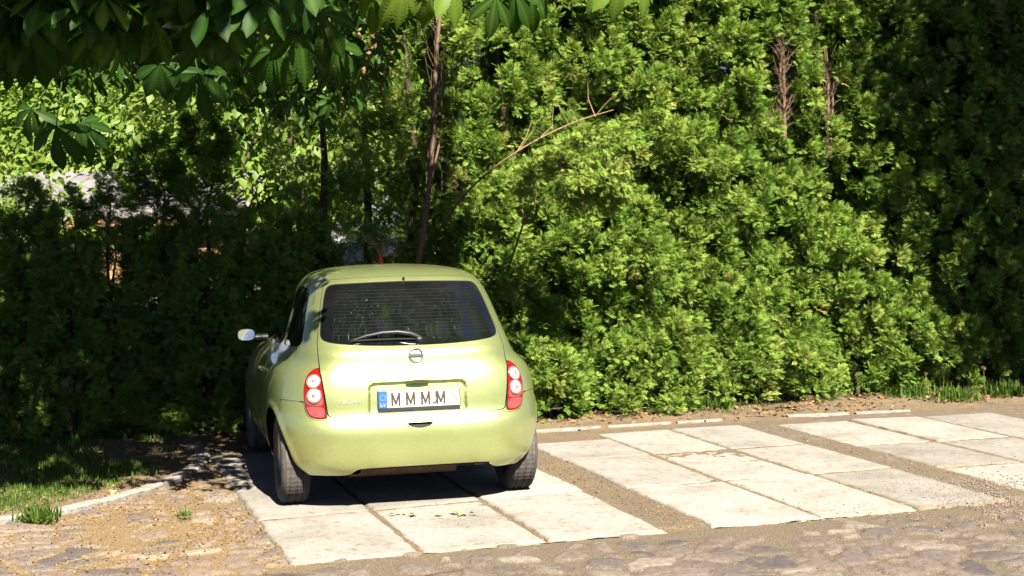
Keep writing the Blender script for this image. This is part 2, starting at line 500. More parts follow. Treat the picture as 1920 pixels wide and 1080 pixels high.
def h_soil(U, V, X, Y):
    n = fbm(U * 5, V * 5, 200) - .5; n2 = fbm(U * 22, V * 22, 230) - .5
    back = np.clip((V - 11.9) / .8, 0, 1)
    inslab = ((U > 1.25) & (V < 11.7) & (V > 7.9))
    Z = -.020 + n * .02 + n2 * .014 + back * .03
    Z = np.where(inslab, -.009 + n * .006 + n2 * .010, Z)
    lawn = (X < kerb_x_at(Y)) & (U < 1.4)
    Z = np.where(lawn, .01 + n * .03 + n2 * .01, Z)
    rightg = np.clip((U - 4.9) / .3, 0, 1) * (V < 11.7)
    st = np.clip((n2 + n) * 3, 0, 1) * .5 * rightg
    deb = np.clip(.45 + n * 1.5, 0, 1) * (1 - .6 * rightg) * np.where(inslab, .55, 1)
    return Z, {'stone': st, 'tint': np.clip(.7 + n2, 0, 1), 'debris': deb}
def is_road(u, v, x, y):
    return ((v < 7.80) & (u > 1.1)) | ((u <= 1.232) & (x > kerb_x_at(y) - .02) & (y < 12.2))
ground_grid('cobbled_road', -2.4, 7.5, 5.0, 11.9, .0135, is_road, h_road, 'uneven cobbled road half buried in tan grit in front of the bays')
ground_grid('soil', -3.0, 12.0, 7.7, 15.5, .03, lambda u, v, x, y: ~is_road(u, v, x, y), h_soil, 'brown bare soil between the slabs and the hedge')
m, nt, b = new_mat('far_ground'); vec = coords(nt)
r = ramp(nt, noise(nt, vec, .8, 6).outputs[0], [(.3, (.06, .09, .02)), (.6, (.14, .13, .05)), (.8, (.22, .17, .09))]); nt.links.new(r.outputs[0], b.inputs['Base Color']); b.inputs['Roughness'].default_value = .95
M['far'] = m
tag(MB().add([(-400, -400, -.09), (400, -400, -.09), (400, 600, -.09), (-400, 600, -.09)], [(0, 1, 2, 3)]).build('ground', M['far'], smooth=False), 'plain earth and grass stretching away under everything', kind='structure')

# kerb -----------------------------------------------------------------
m, nt, b = new_mat('kerb_concrete'); vec = coords(nt)
r = ramp(nt, noise(nt, vec, 14, 6, .65).outputs[0], [(.3, (.22, .19, .16)), (.55, (.36, .32, .275)), (.75, (.45, .41, .36))]); nt.links.new(r.outputs[0], b.inputs['Base Color'])
b.inputs['Roughness'].default_value = .9; bump(nt, b, noise(nt, vec, 60, 4).outputs[0], .5, .006); M['kerb'] = m
def kerb():
    mb = MB(); vs = []; fs = []
    C = KC; n = len(C); prof = [(-.055, -.08), (-.058, .010), (-.045, .020), (.045, .018), (.058, .006), (.055, -.08)]
    for i in range(n):
        t = unit(C[min(i+1, n-1)] - C[max(i-1, 0)]); nn = np.array([-t[1], t[0]])
        j = .006 * math.sin(i * 1.7) + .004 * math.sin(i * 3.1)
        for a, z in prof:
            q = C[i] + nn * (a + j); vs.append((q[0], q[1], z + .004 * math.sin(i * .9)))
    for i in range(n - 1):
        for k in range(len(prof) - 1):
            fs.append((i*6+k, i*6+k+1, (i+1)*6+k+1, (i+1)*6+k))
    mb.add(vs, fs)
    return tag(mb.build('kerb', M['kerb']), 'low grey concrete kerb curving between grass and cobbles', kind='structure')
kerb()

# slabs ----------------------------------------------------------------
def mat_slab():
    m, nt, b = new_mat('pale_concrete'); vec = coords(nt)
    oi = nt.nodes.new('ShaderNodeObjectInfo')
    big = noise(nt, vec, 2.2, 7, .62); fine = noise(nt, vec, 90, 4, .7); mid = noise(nt, vec, 16, 5, .6)
    base = ramp(nt, big.outputs[0], [(.28, (.29, .268, .237)), (.5, (.405, .385, .35)), (.72, (.465, .447, .415))])
    sp = ramp(nt, fine.outputs[0], [(.32, (.50, .46, .40)), (.46, (.95, .94, .92)), (.7, (1.12, 1.11, 1.09))])
    c = mix(nt, 1.0, base.outputs[0], sp.outputs[0], 'MULTIPLY')
    st = ramp(nt, mid.outputs[0], [(.25, (.55, .46, .35)), (.38, (.86, .82, .76)), (.48, (1, 1, 1))])
    c = mix(nt, 1.0, c, st.outputs[0], 'MULTIPLY')
    ed = nt.nodes.new('ShaderNodeAttribute'); ed.attribute_name = 'edge'
    sub = N(nt, 'ShaderNodeMath', operation='MULTIPLY'); nt.links.new(ed.outputs['Fac'], sub.inputs[0]); nt.links.new(mid.outputs[0], sub.inputs[1])
    ef = ramp(nt, sub.outputs[0], [(.38, (0, 0, 0)), (.60, (1, 1, 1))])
    c = mix(nt, ef.outputs[0], c, (.30, .235, .155))
    v = ramp(nt, oi.outputs['Random'], [(0, (.80, .785, .77)), (1, (1.06, 1.05, 1.03))])
    c = mix(nt, 1.0, c, v.outputs[0], 'MULTIPLY')
    nt.links.new(c, b.inputs['Base Color']); b.inputs['Roughness'].default_value = .9; b.inputs['Specular IOR Level'].default_value = .25
    add = N(nt, 'ShaderNodeMath', operation='ADD'); nt.links.new(fine.outputs[0], add.inputs[0]); nt.links.new(mid.outputs[0], add.inputs[1])
    bump(nt, b, add.outputs[0], .5, .006)
    return m
M['slab'] = mat_slab()
def slab(corners, label, seed, group, sink=0.0, worn=0.0):
    """corners in uv: near-left, near-right, far-right, far-left"""
    A, B, Cc, D = [np.array(q, float) for q in corners]
    nx = 34; ny = 56; r = np.random.default_rng(seed); ph = r.uniform(0, 50)
    V = []; E = []; tilt = r.normal(0, .004, 2); dz = r.normal(0, .002) - sink
    for j in range(ny + 1):
        for i in range(nx + 1):
            s, t = i / nx, j / ny
            q = (A*(1-s) + B*s)*(1-t) + (D*(1-s) + Cc*s)*t
            de = min(s, 1-s) * .72; df = min(t, 1-t) * 1.25; e = min(de, df)
            if e < .05:
                jx = (fbm(np.array(q[0]*9+ph), np.array(q[1]*9), 5) - .5) * .035 * (1 + worn*2); jy = (fbm(np.array(q[0]*9), np.array(q[1]*9+ph), 8) - .5) * .035 * (1 + worn*2)
                q = q + np.array([jx, jy]) * (1 - e / .05)
            z = dz + tilt[0]*(s-.5) + tilt[1]*(t-.5) - .012 * max(0, 1 - e/.022)**2
            p = UV(q[0], q[1], z); V.append(p); E.append(max(0, 1 - e/.10) + worn*.7)
    idx = np.arange((nx+1)*(ny+1)).reshape(ny+1, nx+1)
    F = np.stack([idx[:-1,:-1], idx[:-1,1:], idx[1:,1:], idx[1:,:-1]], axis=2).reshape(-1, 4).tolist()
    loop = list(idx[0, :]) + list(idx[1:, -1]) + list(idx[-1, -2::-1]) + list(idx[-2:0:-1, 0])
    b0 = len(V)
    for k in loop: V.append(np.array(V[k]) - [0, 0, .09]); E.append(1)
    n = len(loop)
    for k in range(n): F.append((loop[k], b0+k, b0+(k+1) % n, loop[(k+1) % n]))
    o = mesh_quads('concrete_slab', np.array(V), np.array(F), M['slab'], smooth=True, attrs={'edge': E})
    return tag(o, label, 'paving slab', group)
g = .008
def cell(u0, u1, a0, a1, b0, b1):        # left edge runs a0->a1 in v, right edge b0->b1
    return [(u0+g, a0+g), (u1-g, b0+g), (u1-g, b1-g), (u0+g, a1-g)]
GS = 'concrete paving slabs of the parking bays'
sd = 0
Ls = [1.235, 1.965, 2.71, 3.445]
rowsL = [(7.785, 7.79), (8.99, 9.165), (10.385, 10.47), (11.68, 11.75)]
namesL = [['front left slab of the car bay, at the corner by the cobbles', 'front middle slab of the car bay, with yellowish scraps on it', 'front right slab of the car bay, before the brown dirt gap'],
          ['slab under the left rear tyre', 'slab in shadow under the middle of the car rear', 'slab under the right rear tyre'],
          ['slab beneath the left front wheel of the car', 'slab hidden beneath the car nose', 'slab right of the car, beside the dirt gap at the second row']]
for r_ in range(3):
    for c_ in range(3):
        f = lambda row, u: row[0] + (row[1]-row[0]) * (u-1.235) / 2.21
        sd += 1
        slab(cell(Ls[c_], Ls[c_+1], f(rowsL[r_], Ls[c_]), f(rowsL[r_+1], Ls[c_]), f(rowsL[r_], Ls[c_+1]), f(rowsL[r_+1], Ls[c_+1])), namesL[r_][c_], sd, GS)
Ms = [3.725, 4.45, 5.125, 5.80]
rowsM = [7.79, 9.125, 10.36, 11.56]
namesM = [['front slab just right of the dirt gap beside the car', 'front slab with a clean pale face, second from the dirt gap', 'worn gritty front slab breaking up into gravel'],
          ['second row slab just right of the dirt gap beside the car', 'second row slab in the middle of the right bay', 'second row slab edged by a brown dirt strip'],
          ['third row slab just right of the car, near the hedge', 'stained third row slab with dirt over its far corner', 'third row slab in the middle, close to the soil strip']]
for r_ in range(3):
    for c_ in range(3):
        sd += 1; worn = (r_ == 0 and c_ == 2) * .55 + (r_ == 1 and c_ == 2) * .15 + (r_ == 2 and c_ == 1) * .25
        far = rowsM[r_+1] - (.35 if (r_ == 2 and c_ == 0) else 0)
        slab(cell(Ms[c_], Ms[c_+1], rowsM[r_], far, rowsM[r_], far), namesM[r_][c_], sd, GS, sink=.004 if worn > .5 else 0, worn=worn)
Rs = [6.07, 6.78, 7.48, 8.2]
rowsR = [7.75, 9.0, 10.1, 11.45]
namesR = [['gritty slab at the right edge of the photo beside the cobbles', 'front slab sunk in gravel, right of the photo edge', 'outermost front slab right of the photo edge'],
          ['second row slab right of the brown dirt strip', 'second row slab beside it, cut by the photo edge', 'second row slab in the far right corner of the bays'],
          ['far slab right of the brown dirt strip, near the grass', 'far slab at the right, before the weeds', 'far slab at the right edge of the photo, before the weeds']]
for r_ in range(3):
    for c_ in range(3):
        sd += 1; worn = .6 if r_ == 0 else (.25 if r_ == 1 else .10)
        dv = -.05 * c_
        if r_ == 0 and c_ > 0: continue
        slab(cell(Rs[c_], Rs[c_+1], rowsR[r_]+dv, rowsR[r_+1]+dv, rowsR[r_]+dv-.03, rowsR[r_+1]+dv-.03), namesR[r_][c_], sd, GS, sink=.004 if r_ == 0 else 0, worn=worn)
# thin edging stones along the far side of the bays
u = 4.05; k = 0
while u < 7.6:
    L = .42 + .25 * hash2(np.array(k), np.array(3), 1); v0 = float(np.interp(u, [4, 6.3, 8.5, 9.5], [11.93, 11.90, 11.62, 11.5]))
    if k % 5 != 3:
        mb = MB(); P = []
        for (a, bb) in ((0, 0), (L*.5, -.006), (L, 0), (L, .045), (L*.45, .052), (0, .042)):
            P.append(UV(u + a + random.uniform(-.01, .01), v0 + bb - .12*a*(u > 6.2) + random.uniform(-.01, .01)))
        top = [(p[0], p[1], .001) for p in P]; bot = [(p[0], p[1], -.07) for p in P]; n = 6
        mb.add(top + bot, [tuple(range(n))] + [(i, i+n, (i+1) % n + n, (i+1) % n) for i in range(n)])
        tag(mb.build('edging_stone', M['kerb'], smooth=False, bevel=.006), 'thin pale edging stone set in the soil between the slabs and the hedge', 'edging stone', 'edging stones along the far side of the bays')
    u += L + .06; k += 1
# ------------------------------------------------------------------ car body surface
# level rows: z, y of rear centre, y of front centre, half width, plan exponent rear, plan exponent front
LV = np.array([
 (.150, -.300, 2.98, .740, 4.4, 5.0),
 (.205, -.440, 3.04, .790, 4.2, 5.0),
 (.245, -.500, 3.08, .822, 4.2, 5.0),
 (.310, -.538, 3.12, .852, 4.6, 5.0),
 (.400, -.556, 3.15, .872, 4.6, 5.0),
 (.490, -.566, 3.17, .884, 4.6, 5.0),
 (.535, -.563, 3.16, .888, 4.6, 5.0),
 (.575, -.545, 3.15, .888, 4.6, 5.0),
 (.598, -.520, 3.14, .888, 4.6, 5.0),
 (.625, -.515, 3.12, .887, 4.6, 4.8),
 (.700, -.514, 3.06, .882, 4.6, 4.6),
 (.780, -.504, 2.97, .870, 4.6, 4.4),
 (.840, -.487, 2.86, .850, 4.6, 4.2),
 (.885, -.470, 2.70, .820, 4.6, 4.0),
 (.920, -.458, 2.52, .782, 4.3, 3.8),
 (.950, -.452, 2.32, .752, 4.4, 3.6),
 (.990, -.445, 2.12, .733, 4.5, 3.4),
 (1.03, -.405, 1.98, .720, 4.5, 3.2),
 (1.10, -.347, 1.85, .698, 4.5, 3.0),
 (1.17, -.292, 1.75, .676, 4.4, 3.0),
 (1.25, -.228, 1.62, .652, 4.3, 3.0),
 (1.33, -.163, 1.47, .625, 4.1, 2.9),
 (1.39, -.110, 1.33, .598, 3.9, 2.8),
 (1.425, -.070, 1.24, .576, 3.7, 2.7),
 (1.450, -.030, 1.16, .550, 3.4, 2.6),
 (1.472, .040, 1.08, .510, 3.1, 2.5),
 (1.492, .140, .98, .440, 2.8, 2.4),
 (1.505, .250, .88, .350, 2.5, 2.3),
 (1.514, .370, .78, .235, 2.3, 2.2),
 (1.519, .480, .69, .120, 2.1, 2.1),
 (1.520, .595, .605, .006, 2.0, 2.0)])
NT = 900
def _pchip(xk, yk, x):
    h = np.diff(xk); d = np.diff(yk) / h
    m = np.zeros(len(xk)); m[0] = d[0]; m[-1] = d[-1]
    for i in range(1, len(xk) - 1):
        if d[i-1] * d[i] > 0:
            w1 = 2*h[i] + h[i-1]; w2 = h[i] + 2*h[i-1]
            m[i] = (w1 + w2) / (w1/d[i-1] + w2/d[i])
    k = np.clip(np.searchsorted(xk, x) - 1, 0, len(h) - 1)
    t = (x - xk[k]) / h[k]
    return ((1+2*t)*(1-t)**2*yk[k] + t*(1-t)**2*h[k]*m[k] + t*t*(3-2*t)*yk[k+1] + t*t*(t-1)*h[k]*m[k+1])
_ds = np.hypot(np.hypot(np.diff(LV[:, 0]), np.diff(LV[:, 1])), np.diff(LV[:, 3]))
_tk = np.concatenate([[0], np.cumsum(_ds)]); CAR_T = _tk[-1]; _tk = _tk / CAR_T
_tt = np.linspace(0, 1, NT)
TAB = np.stack([_pchip(_tk, LV[:, j], _tt) for j in range(6)], axis=1)
def _smooth(a, s):
    k = np.exp(-.5 * (np.arange(-4*s, 4*s+1) / s) ** 2); k /= k.sum()
    lo = 2*a[0] - a[4*s:0:-1]; hi = 2*a[-1] - a[-2:-4*s-2:-1]
    return np.convolve(np.concatenate([lo, a, hi]), k, mode='valid')
for j in range(6):
    TAB[:, j] = _smooth(TAB[:, j], 9)
TAB[:, 3] = np.maximum(TAB[:, 3], 0)
YC = .60
def tab(t, j): return np.interp(t, _tt, TAB[:, j])
def z_to_t(z): return np.interp(z, TAB[:, 0], _tt)
def sstep(a, b, x):
    t = np.clip((x - a) / (b - a), 0, 1); return t * t * (3 - 2 * t)
def rrect(x, z, x0, z0, hx, hz, r):          # signed distance to a rounded rectangle
    qx = np.abs(x - x0) - hx + r; qz = np.abs(z - z0) - hz + r
    return np.hypot(np.maximum(qx, 0), np.maximum(qz, 0)) + np.minimum(np.maximum(qx, qz), 0) - r
def car_raw(phi, t):
    z = tab(t, 0); yr = tab(t, 1); yf = tab(t, 2); W = tab(t, 3); nr = tab(t, 4); nf = tab(t, 5)
    s, c = np.sin(phi), np.cos(phi)
    n = nr + (nf - nr) * sstep(-.25, .25, -c)
    r = (np.abs(s) ** n + np.abs(c) ** n) ** (-1 / n)
    x = W * r * s
    y = np.where(c >= 0, YC - (YC - yr) * r * c, YC + (yf - YC) * r * (-c))
    # haunch: body a little slimmer at the doors than over the rear wheel
    door = np.exp(-((y - 1.25) / .55) ** 2) * sstep(1.05, .80, z) * sstep(.15, .35, z)
    x = x * (1 - .028 * door)
    # arch lip
    for yw in (0.0, 2.43):
        d = np.hypot(y - yw, z - .292)
        x = x + np.sign(x) * .012 * np.exp(-((d - .350) / .022) ** 2) * (np.abs(x) > .6) * (z < .72)
    rear = (y < .3) & (c > 0)
    # number plate recess, open at the bottom
    d = rrect(x, z, 0, .655, .318, .150, .05)
    dep = .026
    y = y + np.where(rear, dep * sstep(.003, -.011, d) * sstep(.612, .630, z), 0)
    # brow over the handle
    e = ((x) / .085) ** 2 + ((z - .823) / .040) ** 2
    y = y - np.where(rear & (z > .802), .008 * sstep(1.3, .2, e), 0)
    return np.stack([x, y, z], axis=-1)
def car_pt(phi, t):
    return car_raw(np.asarray(phi, float), np.asarray(t, float))
def car_nrm(phi, t, e=2e-3):
    phi = np.asarray(phi, float); t = np.asarray(t, float)
    a = car_raw(phi + e, t) - car_raw(phi - e, t)
    tp = np.minimum(t + e*.7, 1); tm = np.maximum(t - e*.7, 0)
    b = car_raw(phi, tp) - car_raw(phi, tm)
    n = np.cross(a, b)
    L = np.linalg.norm(n, axis=-1, keepdims=True)
    n = np.where(L > 1e-12, n / np.maximum(L, 1e-12), [0, 0, 1.0])
    n = np.where((t > .997)[..., None], np.array([0, 0, 1.0]), n)
    return n
_PH = np.linspace(0, math.pi, 721)
def rear_pt(x, z):                     # rear coordinates -> (phi, t)
    t = float(z_to_t(z)); q = car_raw(_PH[:361], np.full(361, t))
    return (math.copysign(np.interp(abs(x), np.maximum.accumulate(q[:, 0]), _PH[:361]), x), t)
def front_pt(x, z):
    t = float(z_to_t(z)); q = car_raw(_PH[360:], np.full(361, t))[::-1]
    return (math.copysign(np.interp(abs(x), np.maximum.accumulate(q[:, 0]), _PH[360:][::-1]), x), t)
def side_pt(side, y, z):
    t = float(z_to_t(z)); q = car_raw(_PH, np.full(721, t))
    return (side * float(np.interp(y, np.maximum.accumulate(q[:, 1]), _PH)), t)
KS = np.array([.85, CAR_T])            # metric scale of (phi, t)
def P_of(kind, pts, side=1):
    out = []
    for p in pts:
        if len(p) == 3: k, a, b_ = p
        else: k, (a, b_) = kind, p
        if k == 'r': q = rear_pt(a * side, b_)
        elif k == 'f': q = front_pt(a * side, b_)
        else: q = side_pt(side, a, b_)
        out.append(np.array(q) * KS)
    return np.array(out)
def chaikin(P, k=2, keep=None):
    for _ in range(k):
        A = P; B = np.roll(P, -1, axis=0)
        P = np.stack([A * .8 + B * .2, A * .2 + B * .8], axis=1).reshape(-1, 2)
    return P
def resample(P, step):
    out = []
    for a, b_ in zip(P, np.roll(P, -1, axis=0)):
        n = max(1, int(np.ceil(np.linalg.norm(b_ - a) / step)))
        for i in range(n): out.append(a + (b_ - a) * i / n)
    return np.array(out)
def area2(P):
    x, y = P[:, 0], P[:, 1]; return float(np.sum(x*np.roll(y, -1) - np.roll(x, -1)*y))
def inset(P, d):                       # positive d shrinks
    if area2(P) < 0: P = P[::-1]
    T = unit(np.roll(P, -1, axis=0) - np.roll(P, 1, axis=0)); nn = np.stack([-T[:, 1], T[:, 0]], axis=1)
    return P + nn * d
def inside(poly, pts):
    x, y = pts[:, 0], pts[:, 1]; c = np.zeros(len(pts), bool); n = len(poly)
    for i in range(n):
        x1, y1 = poly[i]; x2, y2 = poly[(i+1) % n]
        if y1 == y2: continue
        k = ((y1 > y) != (y2 > y)) & (x < (x2 - x1) * (y - y1) / (y2 - y1) + x1)
        c ^= k
    return c
def panel(name, outer, holes, mat, parent, step=.022, off=0.0, skirt=.012, flat_edge=None, rim=.002):
    """trim a piece of the body surface; outer/holes are (phi,t) metric loops"""
    if area2(outer) < 0: outer = outer[::-1]
    loops = [resample(outer, step*.6)] + [resample(h_, step*.6) for h_ in holes]
    lo = loops[0].min(0); hi = loops[0].max(0)
    gx = np.arange(lo[0] + step*.5, hi[0], step); gy = np.arange(lo[1] + step*.5, hi[1], step)
    G = np.stack(np.meshgrid(gx, gy), axis=2).reshape(-1, 2)
    G = G + rng.uniform(-.08, .08, G.shape) * step
    k = inside(loops[0], G)
    for h_ in loops[1:]: k &= ~inside(h_, G)
    G = G[k]
    B = np.concatenate(loops)
    if len(G):                         # keep grid points off the outline
        dmin = np.full(len(G), 9.0)
        for i in range(0, len(B), 400):
            dmin = np.minimum(dmin, np.sqrt(((G[:, None, :] - B[None, i:i+400]) ** 2).sum(2)).min(1))
        G = G[dmin > step*.42]
    edges = []; b0 = 0
    for L in loops:
        n = len(L); edges += [(b0+i, b0+(i+1) % n) for i in range(n)]; b0 += n
    vs = [Vector(p) for p in np.concatenate([B, G])]
    ov, oe, of, ovo, _, _ = delaunay_2d_cdt(vs, edges, [], 0, 1e-6)
    q = np.array([tuple(v) for v in ov])
    tri = np.array([f for f in of if len(f) == 3])
    cen = q[tri].mean(1)
    k = inside(loops[0], cen)
    for h_ in loops[1:]: k &= ~inside(h_, cen)
    tri = tri[k]
    used = np.unique(tri); mp = -np.ones(len(q), int); mp[used] = np.arange(len(used)); tri = mp[tri]; q = q[used]
    ph, t = q[:, 0] / KS[0], q[:, 1] / KS[1]
    nr = car_nrm(ph, t); V = car_pt(ph, t) + nr * off
    # make faces point outwards
    fn = np.cross(V[tri[:, 1]] - V[tri[:, 0]], V[tri[:, 2]] - V[tri[:, 0]])
    flip = (fn * nr[tri[:, 0]]).sum(1) < 0
    tri[flip] = tri[flip][:, ::-1]
    V = V.tolist(); NN = nr.tolist(); F = [tuple(f) for f in tri]
    if skirt > 0:
        cnt = {}
        for f in F:
            for i in range(3):
                a, b_ = f[i], f[(i+1) % 3]; cnt[(a, b_)] = 1
        bd = [(a, b_) for (a, b_) in cnt if (b_, a) not in cnt]
        Va = np.array(V)
        for a, b_ in bd:
            na, nb = np.array(NN[a]), np.array(NN[b_])
            side_n = unit(np.cross(Va[b_] - Va[a], na))
            i0 = len(V)
            V += [tuple(Va[a]), tuple(Va[b_]), tuple(Va[b_] - nb*skirt), tuple(Va[a] - na*skirt)]
            NN += [tuple(unit(side_n + .6*na)), tuple(unit(side_n + .6*nb)), tuple(side_n), tuple(side_n)]
            F.append((i0+1, i0, i0+3, i0+2))
    me = bpy.data.meshes.new(name); me.from_pydata(V, [], F); me.update()
    me.polygons.foreach_set("use_smooth", np.ones(len(F), dtype=bool))
    me.normals_split_custom_set_from_vertices([tuple(n) for n in NN])
    me.materials.append(mat)
    if skirt >= .010:
        me.materials.append(M['gap'])  # panel edges coloured near-black to put shade into the seams
        me.polygons.foreach_set('material_index', np.array([1 if len(f) == 4 else 0 for f in F], dtype=np.int32))
    return link(bpy.data.objects.new(name, me), parent)
def surf(kind, a, b_, side=1, off=0.0):
    ph, t = {'r': rear_pt, 'f': front_pt}[kind](a*side, b_) if kind != 's' else side_pt(side, a, b_)
    n = car_nrm(ph, t); return car_pt(ph, t) + n*off, n
def mirror_poly(half):                 # half goes bottom centre -> right -> top centre
    return [(x, z) for x, z in half] + [(-x, z) for x, z in half[::-1]]
TAIL = mirror_poly([(.001, .603), (.15, .603), (.30, .603), (.45, .604), (.540, .606), (.566, .616), (.572, .66), (.583, .75), (.592, .84), (.600, .905), (.603, .96), (.602, 1.0), (.596, 1.06), (.578, 1.15), (.551, 1.27), (.521, 1.375), (.507, 1.415), (.475, 1.436), (.38, 1.446), (.20, 1.453), (.001, 1.456)])
WIN = mirror_poly([(.001, 1.032), (.15, 1.033), (.28, 1.037), (.42, 1.046), (.520, 1.057), (.564, 1.072), (.576, 1.10), (.565, 1.16), (.541, 1.26), (.516, 1.35), (.498, 1.392), (.465, 1.409), (.35, 1.416), (.18, 1.421), (.001, 1.423)])
LAMP = [(.607, .908), (.640, .895), (.672, .866), (.694, .82), (.704, .76), (.702, .69), (.692, .64), (.674, .610), (.645, .599), (.60, .597), (.578, .600), (.585, .66), (.592, .75), (.600, .84)]
DOOR = [(.62, .26), (.575, .45), (.56, .70), (.56, .95), (.585, 1.12), (.65, 1.29), (.72, 1.375), (.85, 1.402), (1.02, 1.398), (1.22, 1.36), (1.45, 1.255), (1.70, 1.10), (1.93, .965), (1.98, .85), (1.98, .6), (1.94, .40), (1.88, .26)]
DGLASS = [(.605, .985), (.625, 1.12), (.685, 1.28), (.745, 1.345), (.87, 1.372), (1.01, 1.368), (1.20, 1.33), (1.43, 1.228), (1.66, 1.085), (1.80, .985), (1.2, .975)]
QGLASS = [(-.115, 1.025), (.22, 1.007), (.53, .99), (.555, 1.12), (.612, 1.28), (.655, 1.345), (.62, 1.372), (.42, 1.385), (.21, 1.374), (.125, 1.335), (.055, 1.24), (-.04, 1.12)]
WSHIELD = mirror_poly([(.001, .985), (.30, .985), (.55, .99), (.625, 1.02), (.60, 1.12), (.55, 1.25), (.50, 1.34), (.44, 1.375), (.25, 1.395), (.001, 1.40)])
HEADL = [(.46, .74), (.55, .66), (.68, .66), (.74, .74), (.72, .83), (.64, .88), (.52, .85)]
def arch(yw, side, r=.335, n=40):
    return P_of('s', [(yw + r*math.cos(a), max(.16, .292 + r*math.sin(a))) for a in np.linspace(0, 2*math.pi, n, endpoint=False)], side)
BUMP_R = [(.001, .2785), (.25, .2785), (.42, .2765), (.462, .270), (.482, .240), (.52, .230), (.60, .228), (.68, .226), (.76, .226)]
BUMP_L = [(.001, .2785), (.20, .2785), (.33, .2765), (.395, .272), (.43, .240), (.47, .229), (.58, .227), (.68, .226), (.76, .226)]
def bump_half(pts):
    """from the bottom centre out to the seam beside the lamp and back to the hatch gap, right half"""
    return ([('r', x, z) for x, z in pts] + [('s', -.30, .225), ('s', -.332, .232), ('s', -.334, .30), ('s', -.320, .385), ('s', -.285, .47), ('s', -.235, .53), ('s', -.21, .56), ('s', -.20, .62), ('s', -.205, .698)] +
            [('s', -.26, .700), ('r', .712, .700), ('r', .708, .66), ('r', .698, .625), ('r', .680, .600), ('r', .648, .587), ('r', .60, .5855), ('r', .575, .5865), ('r', .555, .5935), ('r', .40, .592), ('r', .2, .5915), ('r', .001, .5915)])

